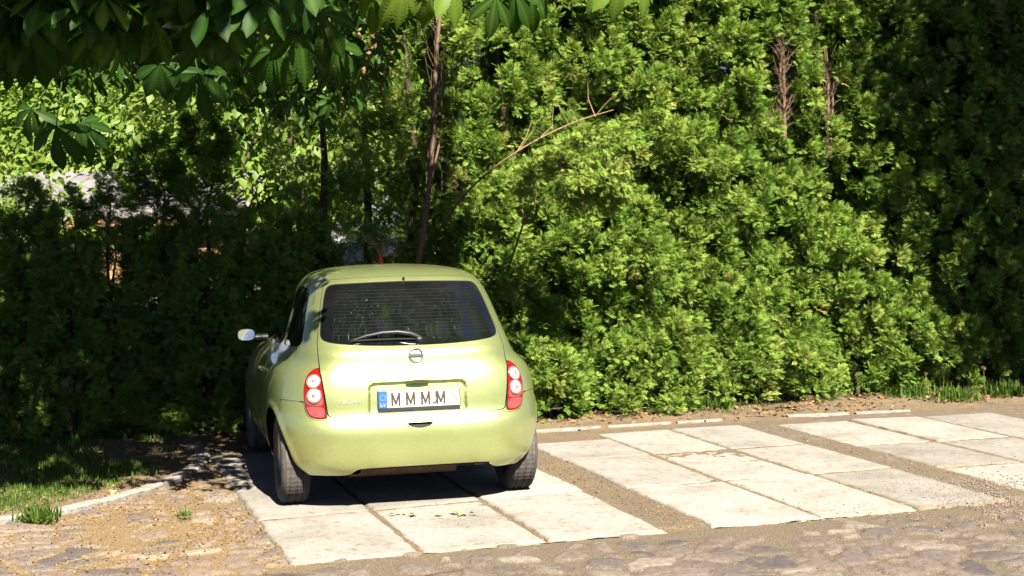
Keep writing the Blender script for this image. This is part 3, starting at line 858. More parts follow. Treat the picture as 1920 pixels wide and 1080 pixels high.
def build_car(name, loc, rz, label, paint, detailed=True):
    root = empty(name, loc, rz)
    tag(root, label, 'car')
    def S(poly, side=1, kind='r', k=2): return chaikin(P_of(kind, poly, side), k)
    tail = S(TAIL); win = S(WIN); wsh = S(WSHIELD, kind='f')
    lampR, lampL = S(LAMP), S(LAMP, -1)
    bR = P_of('r', bump_half(BUMP_R), 1); bL = P_of('r', bump_half(BUMP_L), -1)
    bump_ = chaikin(np.concatenate([bR, bL[::-1]]), 1)
    doors = {s: S(DOOR, s, 's') for s in (1, -1)}
    dgl = {s: S(DGLASS, s, 's') for s in (1, -1)}
    qgl = {s: S(QGLASS, s, 's') for s in (1, -1)}
    hl = {s: S(HEADL, s, 'f') for s in (1, -1)}
    g_ = -.0035
    def grow(P, d=.0045): return inset(P, -d)
    # wrap the front pieces so that they do not straddle phi = pi: cut the sheet at the front centre
    wshR = np.array([p for p in P_of('f', [(max(x, .0), z) for x, z in WSHIELD[:10]], 1)])
    pi_m = math.pi * KS[0]
    t0 = float(z_to_t(.215)) * KS[1]
    outer = np.array([(-pi_m + 1e-4, t0), (pi_m - 1e-4, t0), (pi_m - 1e-4, KS[1]*.9995), (-pi_m + 1e-4, KS[1]*.9995)])
    wind = {}
    for s in (1, -1):
        half = [(0.012, .985), (.30, .985), (.55, .99), (.625, 1.02), (.60, 1.12), (.55, 1.25), (.50, 1.34), (.44, 1.375), (.25, 1.395), (.012, 1.40)]
        wind[s] = P_of('f', half, s)
    archs = [arch(y, s) for y in (0, 2.43) for s in (1, -1)]
    # bottom cut follows the bumper
    lowR = P_of('r', [(.001, .2785), (.25, .2785)], 1)
    holes = [grow(tail, .006), grow(lampR, .004), grow(lampL, .004), grow(doors[1]), grow(doors[-1]), grow(qgl[1], .006), grow(qgl[-1], .006), wind[1], wind[-1], grow(hl[1], .004), grow(hl[-1], .004)] + archs
    bb = np.concatenate([bR, bL[::-1]])
    # everything under the bumper top goes with the bumper: reach below the sheet
    low = np.array([[rear_pt(x, .17)[0]*KS[0], float(z_to_t(.17))*KS[1]] for x in (-.76, -.5, -.2, .2, .5, .76)])
    sideR = P_of('s', [(-.30, .17)], 1); sideL = P_of('s', [(-.30, .17)], -1)
    topR = bR[9:]; topL = bL[9:]
    bhole = np.concatenate([sideL, low, sideR, topR, topL[::-1]])
    holes.append(grow(bhole, .003))
    body = panel('body', outer, holes, paint, root, step=.026 if detailed else .05, skirt=.014)
    # tailgate with its window opening
    tg = panel('tailgate', tail, [grow(win, .005)], paint, root, step=.0125 if detailed else .04, skirt=.014)
    rw = panel('rear_window', win, [], M['glass'], root, step=.02 if detailed else .05, off=-.004, skirt=.004)
    # rubber around the rear window
    panel('seal', grow(win, .008), [inset(win, .004)], M['rubber'], rw, step=.03, off=-.006, skirt=0)
    scoop = S([(-.085, .556), (0, .557), (.085, .556), (.080, .545), (.055, .528), (0, .520), (-.055, .528), (-.080, .545)])
    bp_ = panel('bumper', bump_, [scoop] if detailed else [], paint, root, step=.014 if detailed else .04, skirt=.03)
    if detailed: panel('grip_recess', grow(scoop, .002), [], paint, bp_, step=.012, off=-.028, skirt=0)
    for s in (1, -1):
        d = panel('door', doors[s], [grow(dgl[s], .006)], paint, root, step=.03 if detailed else .06, skirt=.014)
        gl = panel('door_window', dgl[s], [], M['glass'], d, step=.05, off=-.006, skirt=.004)
        panel('quarter_window', qgl[s], [], M['glass'], root, step=.04, off=-.006, skirt=.004)
        panel('windscreen' if s == 1 else 'windscreen_half', inset(wind[s], .004), [], M['glass'], root, step=.06, off=-.006, skirt=0)
        p, n = surf('s', .74, .80, s, .004)
        hb = MB(); pts = [surf('s', y_, .805, s, o_)[0] for y_, o_ in ((.66, .002), (.69, .026), (.75, .032), (.81, .026), (.84, .002))]
        hb.tube(pts, [.012, .014, .015, .014, .012], 10).build('handle', paint, d)
        panel('headlight', hl[s], [], M['clear'], root, step=.04, off=.002, skirt=.01)
    # lamps
    for s, lp in ((1, lampR), (-1, lampL)):
        L = panel('tail_light', lp, [], M['red'], root, step=.014, off=.003, skirt=.018)
        if detailed:
            # pale lower segment
            seg = S([(.588, .603), (.645, .605), (.672, .617), (.687, .645), (.693, .672), (.588, .668)], s)
            panel('reflector', seg, [], M['red_pale'], L, step=.014, off=.0055, skirt=.004)
            seg = S([(.592, .672), (.694, .677), (.697, .755), (.600, .748)], s)
            panel('pink_lens', seg, [], M['red_pale'], L, step=.014, off=.0050, skirt=.003)
            for (lx, lz, lr) in ((.645, .823, .045), (.647, .737, .047)):
                p, n = surf('r', lx, lz, s, .002)
                nv = Vector(n); q = nv.to_track_quat('Z', 'Y').to_matrix()
                for nm, prof, mt in (('lamp_ring', [(lr*1.06, -.004), (lr*1.06, .006), (lr*.96, .009), (lr*.92, .006)], 'lampring'),
                                     ('lens', [(lr*.94, .004)] + [(lr*.94*math.cos(a), .005 + .012*math.sin(a)) for a in np.linspace(0, 1.5707, 8)], 'clear')):
                    mb = MB().lathe(prof, (0, 0, 0), 'Z', 36)
                    mb.v = [tuple(Vector(p) + q @ Vector(v)) for v in mb.v]
                    mb.build(nm, M[mt], L)
                mb = MB().lathe([(.0005, .0185), (lr*.30, .0160), (lr*.34, .0135)], (0, 0, 0), 'Z', 24)
                mb.v = [tuple(Vector(p) + q @ Vector(v)) for v in mb.v]
                mb.build('bulb_cap', M['lampring'], L)
    # dark shell added inside so panel gaps show dark, floor and axle
    mb = MB()
    T_ = np.linspace(float(z_to_t(.27)), 1, 60); PHI = np.linspace(-math.pi, math.pi, 97)
    A, B = np.meshgrid(PHI, T_); Q = car_pt(A.ravel(), B.ravel()) - car_nrm(A.ravel(), B.ravel()) * .022
    # keep the wheel bays open
    vs = Q.reshape(60, 97, 3); fs = []
    for i in range(59):
        for k in range(96):
            c_ = (vs[i, k] + vs[i+1, k+1]) / 2
            if any(math.hypot(c_[1]-yw, c_[2]-.292) < .36 for yw in (0, 2.43)) and abs(c_[0]) > .5: continue
            fs.append((i*97+k, i*97+k+1, (i+1)*97+k+1, (i+1)*97+k))
    mb.add(Q.tolist(), fs).build('inner_shell', M['gap'], root)
    mb = MB()
    mb.box((-.60, -.40, .25), (.60, 2.95, .30))
    for yw in (0, 2.43):
        for s in (1, -1):
            n = 20; vs = []; fs = []
            for xx in (.60*s, .70*s):
                for k in range(n + 1):
                    a = math.pi * (k / n) * 1.1 - .05*math.pi; vs.append((xx, yw + .345*math.cos(a), .292 + .345*math.sin(a)))
            for k in range(n): fs.append((k, k+1, n+2+k, n+1+k))
            vs.append((.60*s, yw, .25)); fs += [(k, k+1, len(vs)-1) for k in range(n)]
            mb.add(vs, fs)
    mb.build('underbody', M['gap'], root, smooth=False)
    MB().tube([(-.70, 0, .27), (-.3, .03, .25), (.3, .03, .25), (.70, 0, .27)], .03, 10).build('rear_axle', M['gap'], root)
    if detailed:
        MB().tube([(-.40, -.485, .262), (-.40, -.40, .265), (-.39, -.30, .27), (-.30, -.18, .27)], [.030, .030, .028, .028], 16, cap=False).build('exhaust_pipe', M['iron'], root)
        MB().tube([(-.42, -.24, .265), (.28, -.24, .265)], [.085, .085], 16).build('silencer', M['iron'], root)
        mb = MB().tube([(.36, -.46, .262), (.42, -.44, .262), (.44, -.40, .262)], [.014, .014, .010], 8); mb.build('tow_eye', M['plastic'], root)
    # wheels
    prof = [(.175, -.075), (.19, -.085), (.225, -.093), (.262, -.092), (.283, -.080), (.2935, -.066)]
    tread = []
    for a, b_ in ((-.066, -.047), (-.039, -.006), (.006, .039), (.047, .066)):
        tread += [(.2895, a+.0005), (.2940, a+.002), (.2955, (a+b_)/2), (.2940, b_-.002), (.2895, b_-.0005)]
    prof = prof + tread + [(.2935, .066), (.283, .080), (.262, .092), (.225, .093), (.19, .085), (.175, .075)]
    def mod(k, j): return -.0025 if (k % 3 == 0 and 5 < j < len(prof) - 6) else 0
    for yw in (0, 2.43):
        for s in (1, -1):
            cx_ = s * .750
            w = MB().lathe([(r, h_*s + cx_) for r, h_ in prof], (0, yw, .290), 'X', 168 if detailed else 48, mod if detailed else None)
            w.v = [(x, y, max(z, .0005)) for x, y, z in w.v]
            wh = w.build('wheel', M['tyre'], root)
            rp = [(.182, .080), (.176, .066), (.160, .052), (.150, .040), (.125, .052), (.085, .060), (.055, .064), (.02, .070), (.001, .071)]
            hub = MB().lathe([(r, s*h_ + cx_) for r, h_ in rp], (0, yw, .290), 'X', 48).lathe([(.175, s*-.07 + cx_), (.16, s*-.02+cx_), (.001, s*-.02+cx_)], (0, yw, .29), 'X', 48)
            rim = hub.build('rim', M['rim'], wh)
    # mirrors
    for s in (1, -1):
        c0 = Vector((s*.905, 1.62, .985))
        mb = MB(); n = 24; rings = []
        for k, (dy, sc) in enumerate(((-.045, .96), (-.040, 1.0), (0, 1.0), (.05, .86), (.085, .55), (.098, .02))):
            ring = []
            for i in range(n):
                a = 2*math.pi*i/n; ca, sa = math.cos(a), math.sin(a); r = (abs(ca)**3 + abs(sa)**3) ** (-1/3)
                ring.append(c0 + Vector((s*.066*r*ca*sc, dy, .047*r*sa*sc)))
            rings.append(ring)
        mb.add([q for r in rings for q in r], [(i*n+k, i*n+(k+1) % n, (i+1)*n+(k+1) % n, (i+1)*n+k) for i in range(5) for k in range(n)])
        mb.tube([c0 + Vector((-s*.02, .03, -.03)), Vector((s*.74, 1.66, .955))], [.028, .03], 10)
        mr = mb.build('door_mirror', M['plastic'], root)
        gm = MB(); gl_ = []
        for i in range(n):
            a = 2*math.pi*i/n; ca, sa = math.cos(a), math.sin(a); r = (abs(ca)**3 + abs(sa)**3) ** (-1/3)
            gl_.append(c0 + Vector((.061*s*r*ca, -.041 , .042*r*sa)))
        gm.add(gl_, [tuple(range(n)) if s == 1 else tuple(range(n))])
        gm.build('mirror_glass', M['mirror'], mr, smooth=False)
    if not detailed: return root
    # rear wiper
    pa = [surf('r', x, z, 1, o)[0] for x, z, o in ((.030, 1.066, .022), (-.02, 1.080, .034), (-.10, 1.092, .036), (-.20, 1.092, .032), (-.30, 1.080, .026), (-.385, 1.062, .016))]
    arm = MB().tube(pa, [.013, .016, .014, .012, .009, .005], 10); arm.build('wiper_arm', M['plastic'], root)
    pb = [surf('r', x, z, 1, .010)[0] for x, z in ((.02, 1.060), (-.10, 1.064), (-.25, 1.064), (-.40, 1.060))]
    MB().tube(pb, .006, 6).build('wiper_blade', M['rubber'], root)
    p, n = surf('r', .035, 1.060, 1, .006)
    q = Vector(n).to_track_quat('Z', 'Y').to_matrix(); mb = MB().lathe([(.024, -.01), (.023, .012), (.015, .022), (.001, .024)], (0, 0, 0), 'Z', 20)
    mb.v = [tuple(Vector(p) + q @ Vector(v)) for v in mb.v]; mb.build('wiper_pivot', M['plastic'], root)
    # defroster wires
    mb = MB()
    for z_ in np.arange(1.10, 1.39, .021):
        half = np.interp(z_, [1.07, 1.10, 1.16, 1.26, 1.35, 1.40], [.50, .51, .50, .475, .455, .43])
        mb.tube([surf('r', x, z_, 1, -.0030)[0] for x in np.linspace(-half, half, 15)], .0011, 4, cap=False)
    mb.build('heater_wire', plain('heater_wire', (.016, .014, .012), .5), rw)
    # washer nozzle on the roof edge
    p, n = surf('r', 0.0, 1.432, 1, 0)
    MB().tube([Vector(p), Vector(p) + Vector((0, -.010, .018))], [.010, .007], 8).build('washer_nozzle', M['plastic'], root)
    # emblem
    p, n = surf('r', 0.0, .968, 1, .003)
    q = Vector(n).to_track_quat('Z', 'Y').to_matrix()
    mb = MB(); R_ = .043
    pts = [(R_*math.cos(a), R_*math.sin(a)) for a in np.linspace(0, 2*math.pi, 41)]
    vs = []; fs = []
    for i in range(40):
        for k in range(8):
            b_ = 2*math.pi*k/8; rr = R_ + .0060*math.cos(b_); a = 2*math.pi*i/40
            vs.append((rr*math.cos(a), rr*math.sin(a), .004 + .004*math.sin(b_)))
    for i in range(40):
        for k in range(8): fs.append((i*8+k, ((i+1) % 40)*8+k, ((i+1) % 40)*8+(k+1) % 8, i*8+(k+1) % 8))
    mb.add(vs, fs); mb.v = [tuple(Vector(p) + q @ Vector(v)) for v in mb.v]
    em = mb.build('emblem', M['chrome'], root)
    mb = MB().box((-.050, -.009, .001), (.050, .009, .010)); mb.v = [tuple(Vector(p) + q @ Vector(v)) for v in mb.v]
    mb.build('emblem_bar', M['chrome'], em, smooth=False, bevel=.002)
    # name badge
    p, n = surf('r', -.437, .697, 1, .002)
    zz = Vector(n); xx = Vector((0, 0, 1)).cross(zz).normalized(); yy = zz.cross(xx)
    Mx = Matrix((( xx.x, yy.x, zz.x, p[0]), (xx.y, yy.y, zz.y, p[1]), (xx.z, yy.z, zz.z, p[2]), (0, 0, 0, 1)))
    text_mesh('badge', 'MICRA', .034, M['badge'], root, Mx, .002, 1.35)
    # handle scoop
    p, n = surf('r', 0.0, .812, 1, .0)
    mb = MB(); n_ = 24
    ell = [(.075*math.cos(a), .013*math.sin(a) * (1 if math.sin(a) > 0 else .9)) for a in np.linspace(0, 2*math.pi, n_, endpoint=False)]
    vs = [(x, p[1] - .003, .806 + z) for x, z in ell] + [(x*.85, p[1] + .03, .806 + z*.8) for x, z in ell]
    mb.add(vs, [(i, (i+1) % n_, n_+(i+1) % n_, n_+i) for i in range(n_)] + [tuple(range(n_))])
    mb.build('tailgate_handle', plain('handle_scoop', (.05, .052, .015), .5), tg, smooth=False)
    # number plate
    p, n = surf('r', 0.0, .700, 1, 0)
    zz = Vector((0, -1, .10)).normalized(); xx = Vector((1, 0, 0)); yy = zz.cross(xx)
    pc = Vector((0.006, p[1] - .010, .697))
    Mx = Matrix(((xx.x, yy.x, zz.x, pc.x), (xx.y, yy.y, zz.y, pc.y), (xx.z, yy.z, zz.z, pc.z), (0, 0, 0, 1)))
    def boxm(nm, lo, hi, mt, par, bevel=0.0):
        mb = MB().box(lo, hi); mb.v = [tuple(Mx @ Vector(v)) for v in mb.v]; return mb.build(nm, mt, par, smooth=False, bevel=bevel)
    fr = boxm('plate_frame', (-.264, -.073, -.008), (.264, .060, .006), M['plastic'], root, .003)
    pl = boxm('number_plate', (-.259, -.050, .0035), (.259, .056, .008), M['white'], root, .001)
    boxm('country_band', (-.259, -.0495, .0075), (-.205, .0555, .0088), M['blue'], pl)
    text_mesh('country_code', 'LV', .030, M['white'], pl, Mx @ Matrix.Translation((-.232, -.032, .0092)), .0004, 1.1, 0)
    st = MB()
    for k in range(12):
        a = 2*math.pi*k/12; cx_, cy_ = -.232 + .017*math.cos(a), .016 + .017*math.sin(a)
        st.add([Mx @ Vector((cx_ + .0032*math.cos(b_), cy_ + .0032*math.sin(b_), .0092)) for b_ in np.linspace(0, 2*math.pi, 6, endpoint=False)], [tuple(range(6))])
    st.build('star_ring', M['star'], pl, smooth=False)
    GLY = {'M': [((0, 0), (0, 1)), ((0, 1), (.5, .12)), ((.5, .12), (1, 1)), ((1, 1), (1, 0))], 'Z': [((0, 1), (1, 1)), ((1, 1), (0, 0)), ((0, 0), (1, 0))], '-': [((0, .5), (1, .5))],
           '0': [((.5+.5*math.cos(a), .5+.5*math.sin(a)), (.5+.5*math.cos(a+.524), .5+.5*math.sin(a+.524))) for a in np.arange(0, 6.28, .5236)],
           'J': [((.95, 1), (.95, .22)), ((.95, .22), (.6, 0)), ((.6, 0), (.1, .12))], '5': [((1, 1), (.1, 1)), ((.1, 1), (.05, .56)), ((.05, .56), (.6, .62)), ((.6, .62), (1, .35)), ((1, .35), (.6, 0)), ((.6, 0), (0, .05))],
           '4': [((.7, 0), (.7, 1)), ((.7, 1), (0, .3)), ((0, .3), (1, .3))]}
    for s_, x_, wd, sw, mt, dz in (('M', -.150, .046, .012, 'ink', .0094), ('Z', -.092, .034, .0085, 'ghost_ink', .0090), ('M', -.056, .046, .0115, 'ink', .0098), ('-', -.018, .012, .005, 'ghost_ink', .0090), ('Z', .008, .034, .0085, 'ghost_ink', .0090), ('M', .040, .046, .0115, 'ink', .0098),
                               ('0', .090, .032, .0085, 'ghost_ink', .0090), ('J', .098, .024, .006, 'ink', .0094), ('M', .138, .046, .0115, 'ink', .0098), ('0', .196, .032, .0085, 'ghost_ink', .0090), ('5', .224, .032, .0085, 'ghost_ink', .0094), ('4', .236, .024, .005, 'ghost_ink', .0097)):
        mb = MB(); ht = .074
        for q_, (a_, b_) in enumerate(GLY[s_]):
            A = Vector(((a_[0]-.5)*wd, (a_[1]-.5)*ht)); B = Vector(((b_[0]-.5)*wd, (b_[1]-.5)*ht)); d_ = (B - A).normalized(); n_v = Vector((-d_.y, d_.x)) * sw * .5
            A = A - d_*sw*.35; B = B + d_*sw*.35
            mb.add([Mx @ Vector((x_ + q2.x, .003 + q2.y, dz + .00004*q_)) for q2 in (A - n_v, B - n_v, B + n_v, A + n_v)], [(0, 1, 2, 3)])
        mb.build('letter', M[mt], pl, smooth=False)
    return root
CAR_YAW = 0.2540
car = build_car('parked_car', (-.7282, 9.7087, 0), CAR_YAW, 'small lime green hatchback parked nose-in to the hedge', M['paint'])

# ------------------------------------------------------------------ thuja hedge
def in_hole_world(pos, rz, wc):          # world point -> tree-local
    d = np.array(wc, float) - np.array(pos); c, s = math.cos(-rz), math.sin(-rz)
    return (d[0]*c - d[1]*s, d[0]*s + d[1]*c, d[2])
HEDGE = 'tall thuja trees grown together into the hedge wall'
HFACE = math.atan2(-_c, _s)              # outward side of the hedge (towards the bays)
sun_label = 'tall sunlit thuja merged into the bright green hedge wall right of the car'
protos = []
k = 0
spots = []
u = 4.15
while u < 11.6:
    spots.append(u); u += .70 + .16 * (hash2(np.array(k * 1.0), np.array(2.0), 4) - .5); k += 1
for i, u in enumerate(spots):
    v = 13.33 + .22 * (hash2(np.array(i * 1.0), np.array(7.0), 2) - .5)
    p = UV(u, v); H = 5.3 + .7 * (hash2(np.array(i * 1.0), np.array(5.0), 6) - .5)
    px = 960 + CAM_F * p[0] / p[1]
    holes = []
    for hc, ha in ((at(1466, 158, p[1] - .42), (.17, .45, .42)), (at(1551, 160, p[1] - .42), (.12, .40, .28)), (at(1500, 260, p[1] - .45), (.13, .35, .22)), (at(1000, 470, p[1] - .5), (.10, .35, .40)), (at(1560, 330, p[1]-.4), (.18, .4, .15))):
        holes.append((in_hole_world(p, 0, hc), ha))
    if 1400 < px < 1600: lb = 'tall sunlit thuja with bare brown twigs in a gap high up in the hedge'
    elif px > 1680: lb = 'tall thuja in deep shade at the right end of the hedge'
    else: lb = sun_label
    near = [h for h in holes if abs(h[0][0]) < .8]
    kw = dict(dens=50, per=58, size=.074, back=.28, facing=HFACE, lump=.30, power=.42, base_tuck=.55, clump=.115)
    if near:
        thuja('thuja_tree', p, H, .78, 100 + i, lb, HEDGE, holes=near, **kw)
    elif len(protos) < 4:
        t = thuja('thuja_tree', p, 5.3, .78, 100 + i, lb, HEDGE, **kw); t.scale = (1, 1, H / 5.3); protos.append(t)
    else:
        t = copy_tree(protos[(i * 3) % 4]); t.location = tuple(p); t.scale = (1 + .1 * math.sin(i), 1, H / 5.3); t.rotation_euler = (0, 0, .25 * math.sin(i * 2.7)); t['label'] = lb
for i, u in enumerate(np.arange(4.4, 12.0, .85)):  # backing row added to block sky showing through the hedge
    thuja('thuja_tree', UV(float(u), 14.5), 5.8, .75, 200 + i, 'thuja added in a second row behind the hedge wall to block sky in its gaps', 'added second row of thujas behind the hedge', dens=60, per=26, size=.15, back=.2, facing=HFACE, lump=.1, power=.3, base_tuck=.9, clump=.2)
# dark loose thujas behind the car, seen against the light
for i, (u, v, H, R, th_, dn) in enumerate(((2.55, 13.5, 5.2, .50, .05, 26), (3.0, 13.75, 5.6, .48, .12, 26), (3.35, 13.5, 5.4, .50, .10, 28), (3.75, 13.6, 5.5, .52, -.1, 32))):
    p = UV(u, v)
    hol = []
    if i >= 1: hol = [(in_hole_world(p, 0, at(810, 250, p[1] - .3)), (.20, .7, 1.5))]
    thuja('thuja_tree', p, H, R, 300 + i, ['thin dark thuja with gaps of light, behind the left of the car roof', 'dark thuja with its bare reddish trunk exposed, behind the car', 'dark thuja right of the bare reddish trunk, behind the car', 'half shaded thuja where the dark trees meet the sunlit hedge'][i],
          'loose dark thujas behind the car', mat='thuja', dens=dn*1.4, per=34, size=.075, back=.6, facing=HFACE, holes=hol, lump=.3, power=.4, thin=th_ - .45)
# lower thujas along the grass on the left
LOW = [(-1.25, 1.70, .46, 'low dark thuja at the left edge of the photo'), (-.78, 1.52, .44, 'low dark thuja below the light bush at the far left'), (-.14, 2.18, .30, 'dark round-topped thuja leftmost against the shed roof'),
       (.24, 2.10, .27, 'dark thuja with a flat top, second from the left against the shed roof'), (.60, 2.22, .24, 'dark ragged thuja in front of the middle of the shed roof'), (1.00, 2.58, .22, 'dark slim thuja with a rounded tip above the shed roof'),
       (1.42, 2.78, .29, 'tallest of the low dark thujas, left of the bright gap'), (1.92, 1.72, .36, 'low dark thuja below the bright gap behind the car'), (2.25, 1.9, .38, 'low dark thuja just behind the car roof on its left')]
for i, (u, H, R, lb) in enumerate(LOW):
    p = UV(u, 13.2 + .1 * ((i * 7) % 3 - 1))
    hol = [(in_hole_world(p, 0, at(196, 470, p[1] - .1)), (.10, .8, .22)), (in_hole_world(p, 0, at(212, 520, p[1] - .1)), (.12, .8, .16))]
    thuja('thuja_tree', p, H, R, 400 + i, lb, 'low dark thujas along the grass', mat='thuja', dens=135, per=38, size=.068, back=.45, facing=HFACE, holes=hol, lump=.22, power=.32, base_tuck=1.0, clump=.09)
for i, u in enumerate(np.arange(-1.7, 2.5, .40)):
    hol = [(in_hole_world(UV(float(u), 13.75), 0, at(196, 470, UV(float(u), 13.75)[1])), (.10, .8, .22)), (in_hole_world(UV(float(u), 13.75), 0, at(212, 520, UV(float(u), 13.75)[1])), (.12, .8, .16))]
    thuja('thuja_tree', UV(float(u), 13.75 + .1 * (i % 2)), 1.78 + .12 * math.sin(i * 2.3), .36, 440 + i, 'low dark thuja of the rear row, closing the gaps between the front ones', 'rear row of low dark thujas on the left', dens=80, per=30, size=.10, back=.3, facing=HFACE, holes=hol, lump=.2, power=.25, base_tuck=1.0, clump=.12)
# small rounded thuja shoots at the foot of the hedge
FOOT = [(4.42, 12.62, .62, .34, 'small round thuja bush at the foot of the hedge just right of the car'), (5.15, 12.72, .70, .30, 'small thuja bush at the hedge foot beside the dark hollow'), (5.62, 12.68, .95, .34, 'bulging low thuja bush at the hedge foot, in front of the middle'), (6.35, 12.78, .85, .34, 'low thuja bush at the hedge foot above the grass tufts'),
        (7.1, 12.82, .8, .30, 'low thuja bush at the hedge foot before the shaded end'), (4.0, 12.95, 2.35, .44, 'dark rounded thuja column standing in shade right behind the car'), (7.75, 12.85, .6, .26, 'small thuja shoot at the hedge foot among weeds')]
for i, (u, v, H, R, lb) in enumerate(FOOT):
    thuja('thuja_bush', UV(u, v), H, R, 500 + i, lb, 'small thuja bushes at the foot of the hedge', dens=64, per=44, size=.070, back=.3, facing=HFACE, lump=.22, power=.35, base_tuck=.7, trunk=True)
# exposed twigs and trunks
def twigs(mb, base, H, n, seed, spread=.16, r0=.006):
    r = np.random.default_rng(seed)
    for _ in range(n):
        z = r.uniform(0, H); a = r.uniform(0, 6.28); L = r.uniform(.12, .45)
        p = np.array(base) + [0, 0, z]; d = np.array([math.cos(a)*spread*3, math.sin(a)*spread*3, r.uniform(.4, 1.2)])
        d = d / np.linalg.norm(d); q = p + d*L*.5 + r.normal(0, .02, 3); e = q + d*L*.5 + r.normal(0, .03, 3) + [0, 0, .04]
        mb.tube([p, q, e], [r0, r0*.7, r0*.25], 4, cap=False)
for (px, py, d, H, n, lb) in ((1468, 215, 14.45, .62, 40, 'bunch of bare reddish twigs in the larger gap of the hedge top'), (1551, 195, 14.6, .36, 20, 'short bare reddish stem in the smaller gap of the hedge')):
    p = at(px, py, d); mb = MB(); r = np.random.default_rng(int(px))
    for q in range(2):
        o = np.array([.04 * q, .05 * q, 0]); x1, x2, x3 = r.normal(0, .02, 3)
        mb.tube([p + o - [0, 0, .5], p + o + [x1, 0, .05], p + o + [x2, 0, H*.55], p + o + [x3, .05, H*1.5]], [.017 - .006*q, .015 - .005*q, .012 - .004*q, .005], 7, cap=False)
    for q in range(n * 2):
        z = r.uniform(-.25, H*1.1); a = r.uniform(0, 6.28); L = r.uniform(.08, .24); s0 = p + [0, 0, z]
        dd = np.array([math.cos(a)*.5, math.sin(a)*.4 - .15, r.uniform(.35, 1.1)]); dd /= np.linalg.norm(dd); q1 = s0 + dd*L*.5; q2 = q1 + dd*L*.35 + r.normal(0, .022, 3); q3 = q2 + dd*L*.4 + r.normal(0, .03, 3)
        mb.tube([s0, q1, q2, q3], [.0042, .0035, .0025, .001], 4, cap=False)
        mb.tube([q1, q1 + dd*L*.3 + r.normal(0, .04, 3)], [.0025, .001], 3, cap=False)
    tag(mb.build('bare_branch', M['bark_red'], None), lb, 'branch', 'bare twigs showing in the hedge')
p0 = UV(3.28, 13.15); mb = MB(); top = at(832, 20, 13.35); bot = at(783, 500, 13.3); pts = []
for i in range(8):
    t = i / 7; q = bot*(1-t) + top*t; pts.append(q + np.array([.03*math.sin(t*5), 0, 0]))
pts = [np.array([bot[0] - .06, bot[1], 0.0])] + pts
mb.tube(pts, [.032] + [.027 - .013*i/7 for i in range(8)], 8)
for q in range(6): twigs(mb, pts[2 + q] if q + 2 < len(pts) else pts[-1], .35, 9, 900 + q, .12, .003)
mb.tube([pts[3], pts[3] + [.12, .0, .5], pts[3] + [.16, 0, 1.3]], [.012, .010, .005], 6)
dt = empty('dead_thuja', tuple(pts[0])); mb.v = [tuple(np.array(v) - pts[0]) for v in mb.v]; mb.build('trunk', M['bark_red'], dt)
tag(dt, 'tall bare reddish brown trunk with dead twigs rising behind the car', 'tree')

def bent_stem(px_pts, d, r0, label, foliage_from, hang, seed, n):
    P = [at(x, y, dd) for (x, y), dd in zip(px_pts, d)]
    C = catmull(np.array(P)[:, :2], 6); Z = catmull(np.stack([np.arange(len(P)), np.array(P)[:, 2]], 1), 6)[:, 1]
    pts = np.column_stack([C, Z]); m_ = len(pts)
    root = empty('bent_thuja', tuple(pts[0]))
    mb = MB(); L = pts - pts[0]
    mb.tube([tuple(q) for q in L], [r0*(1 - .75*i/(m_-1)) for i in range(m_)], 7)
    r = np.random.default_rng(seed)
    for q in L[m_//4::4]: twigs(mb, q - [0, 0, .03], .04, 2, int(r.integers(1e6)), .3, .004)
    mb.build('trunk', M['bark_pale'], root)
    i0 = int(m_*foliage_from); idx = r.integers(i0, m_, n)
    t = (idx - i0) / (m_ - i0)
    fall = r.random(n) ** 1.2 * hang * (.5 + .6*t)
    Pp = L[idx] + np.stack([r.normal(.06, .07, n) + fall*.12, r.normal(.05, .08, n), -fall - .10], axis=1)
    D = unit(np.stack([r.normal(.45, .3, n), r.normal(-.35, .25, n), r.normal(-.2, .4, n)], axis=1))
    V, F, T = scatter(SPRAYS, *spray_cloud(Pp, D, np.full(n, .10), 30, .06, .74, .12))
    mesh_quads('crown', V, F, M['thuja'], root, attrs={'tint': T})
    return tag(root, label, 'tree')
bent_stem([(800, 470), (860, 378), (925, 316), (1000, 266), (1080, 228), (1150, 206)], [14.0, 12.9, 12.35, 12.15, 12.1, 12.1], .012, 'bent thuja stem arching right over the hedge with yellowish foliage hanging from it', .5, .55, 61, 110)
bent_stem([(955, 500), (985, 412), (1030, 342), (1090, 288), (1130, 262)], [13.5, 12.7, 12.35, 12.25, 12.25], .011, 'shorter bent bare stem leaning right in front of the sunlit hedge', .55, .5, 62, 45)

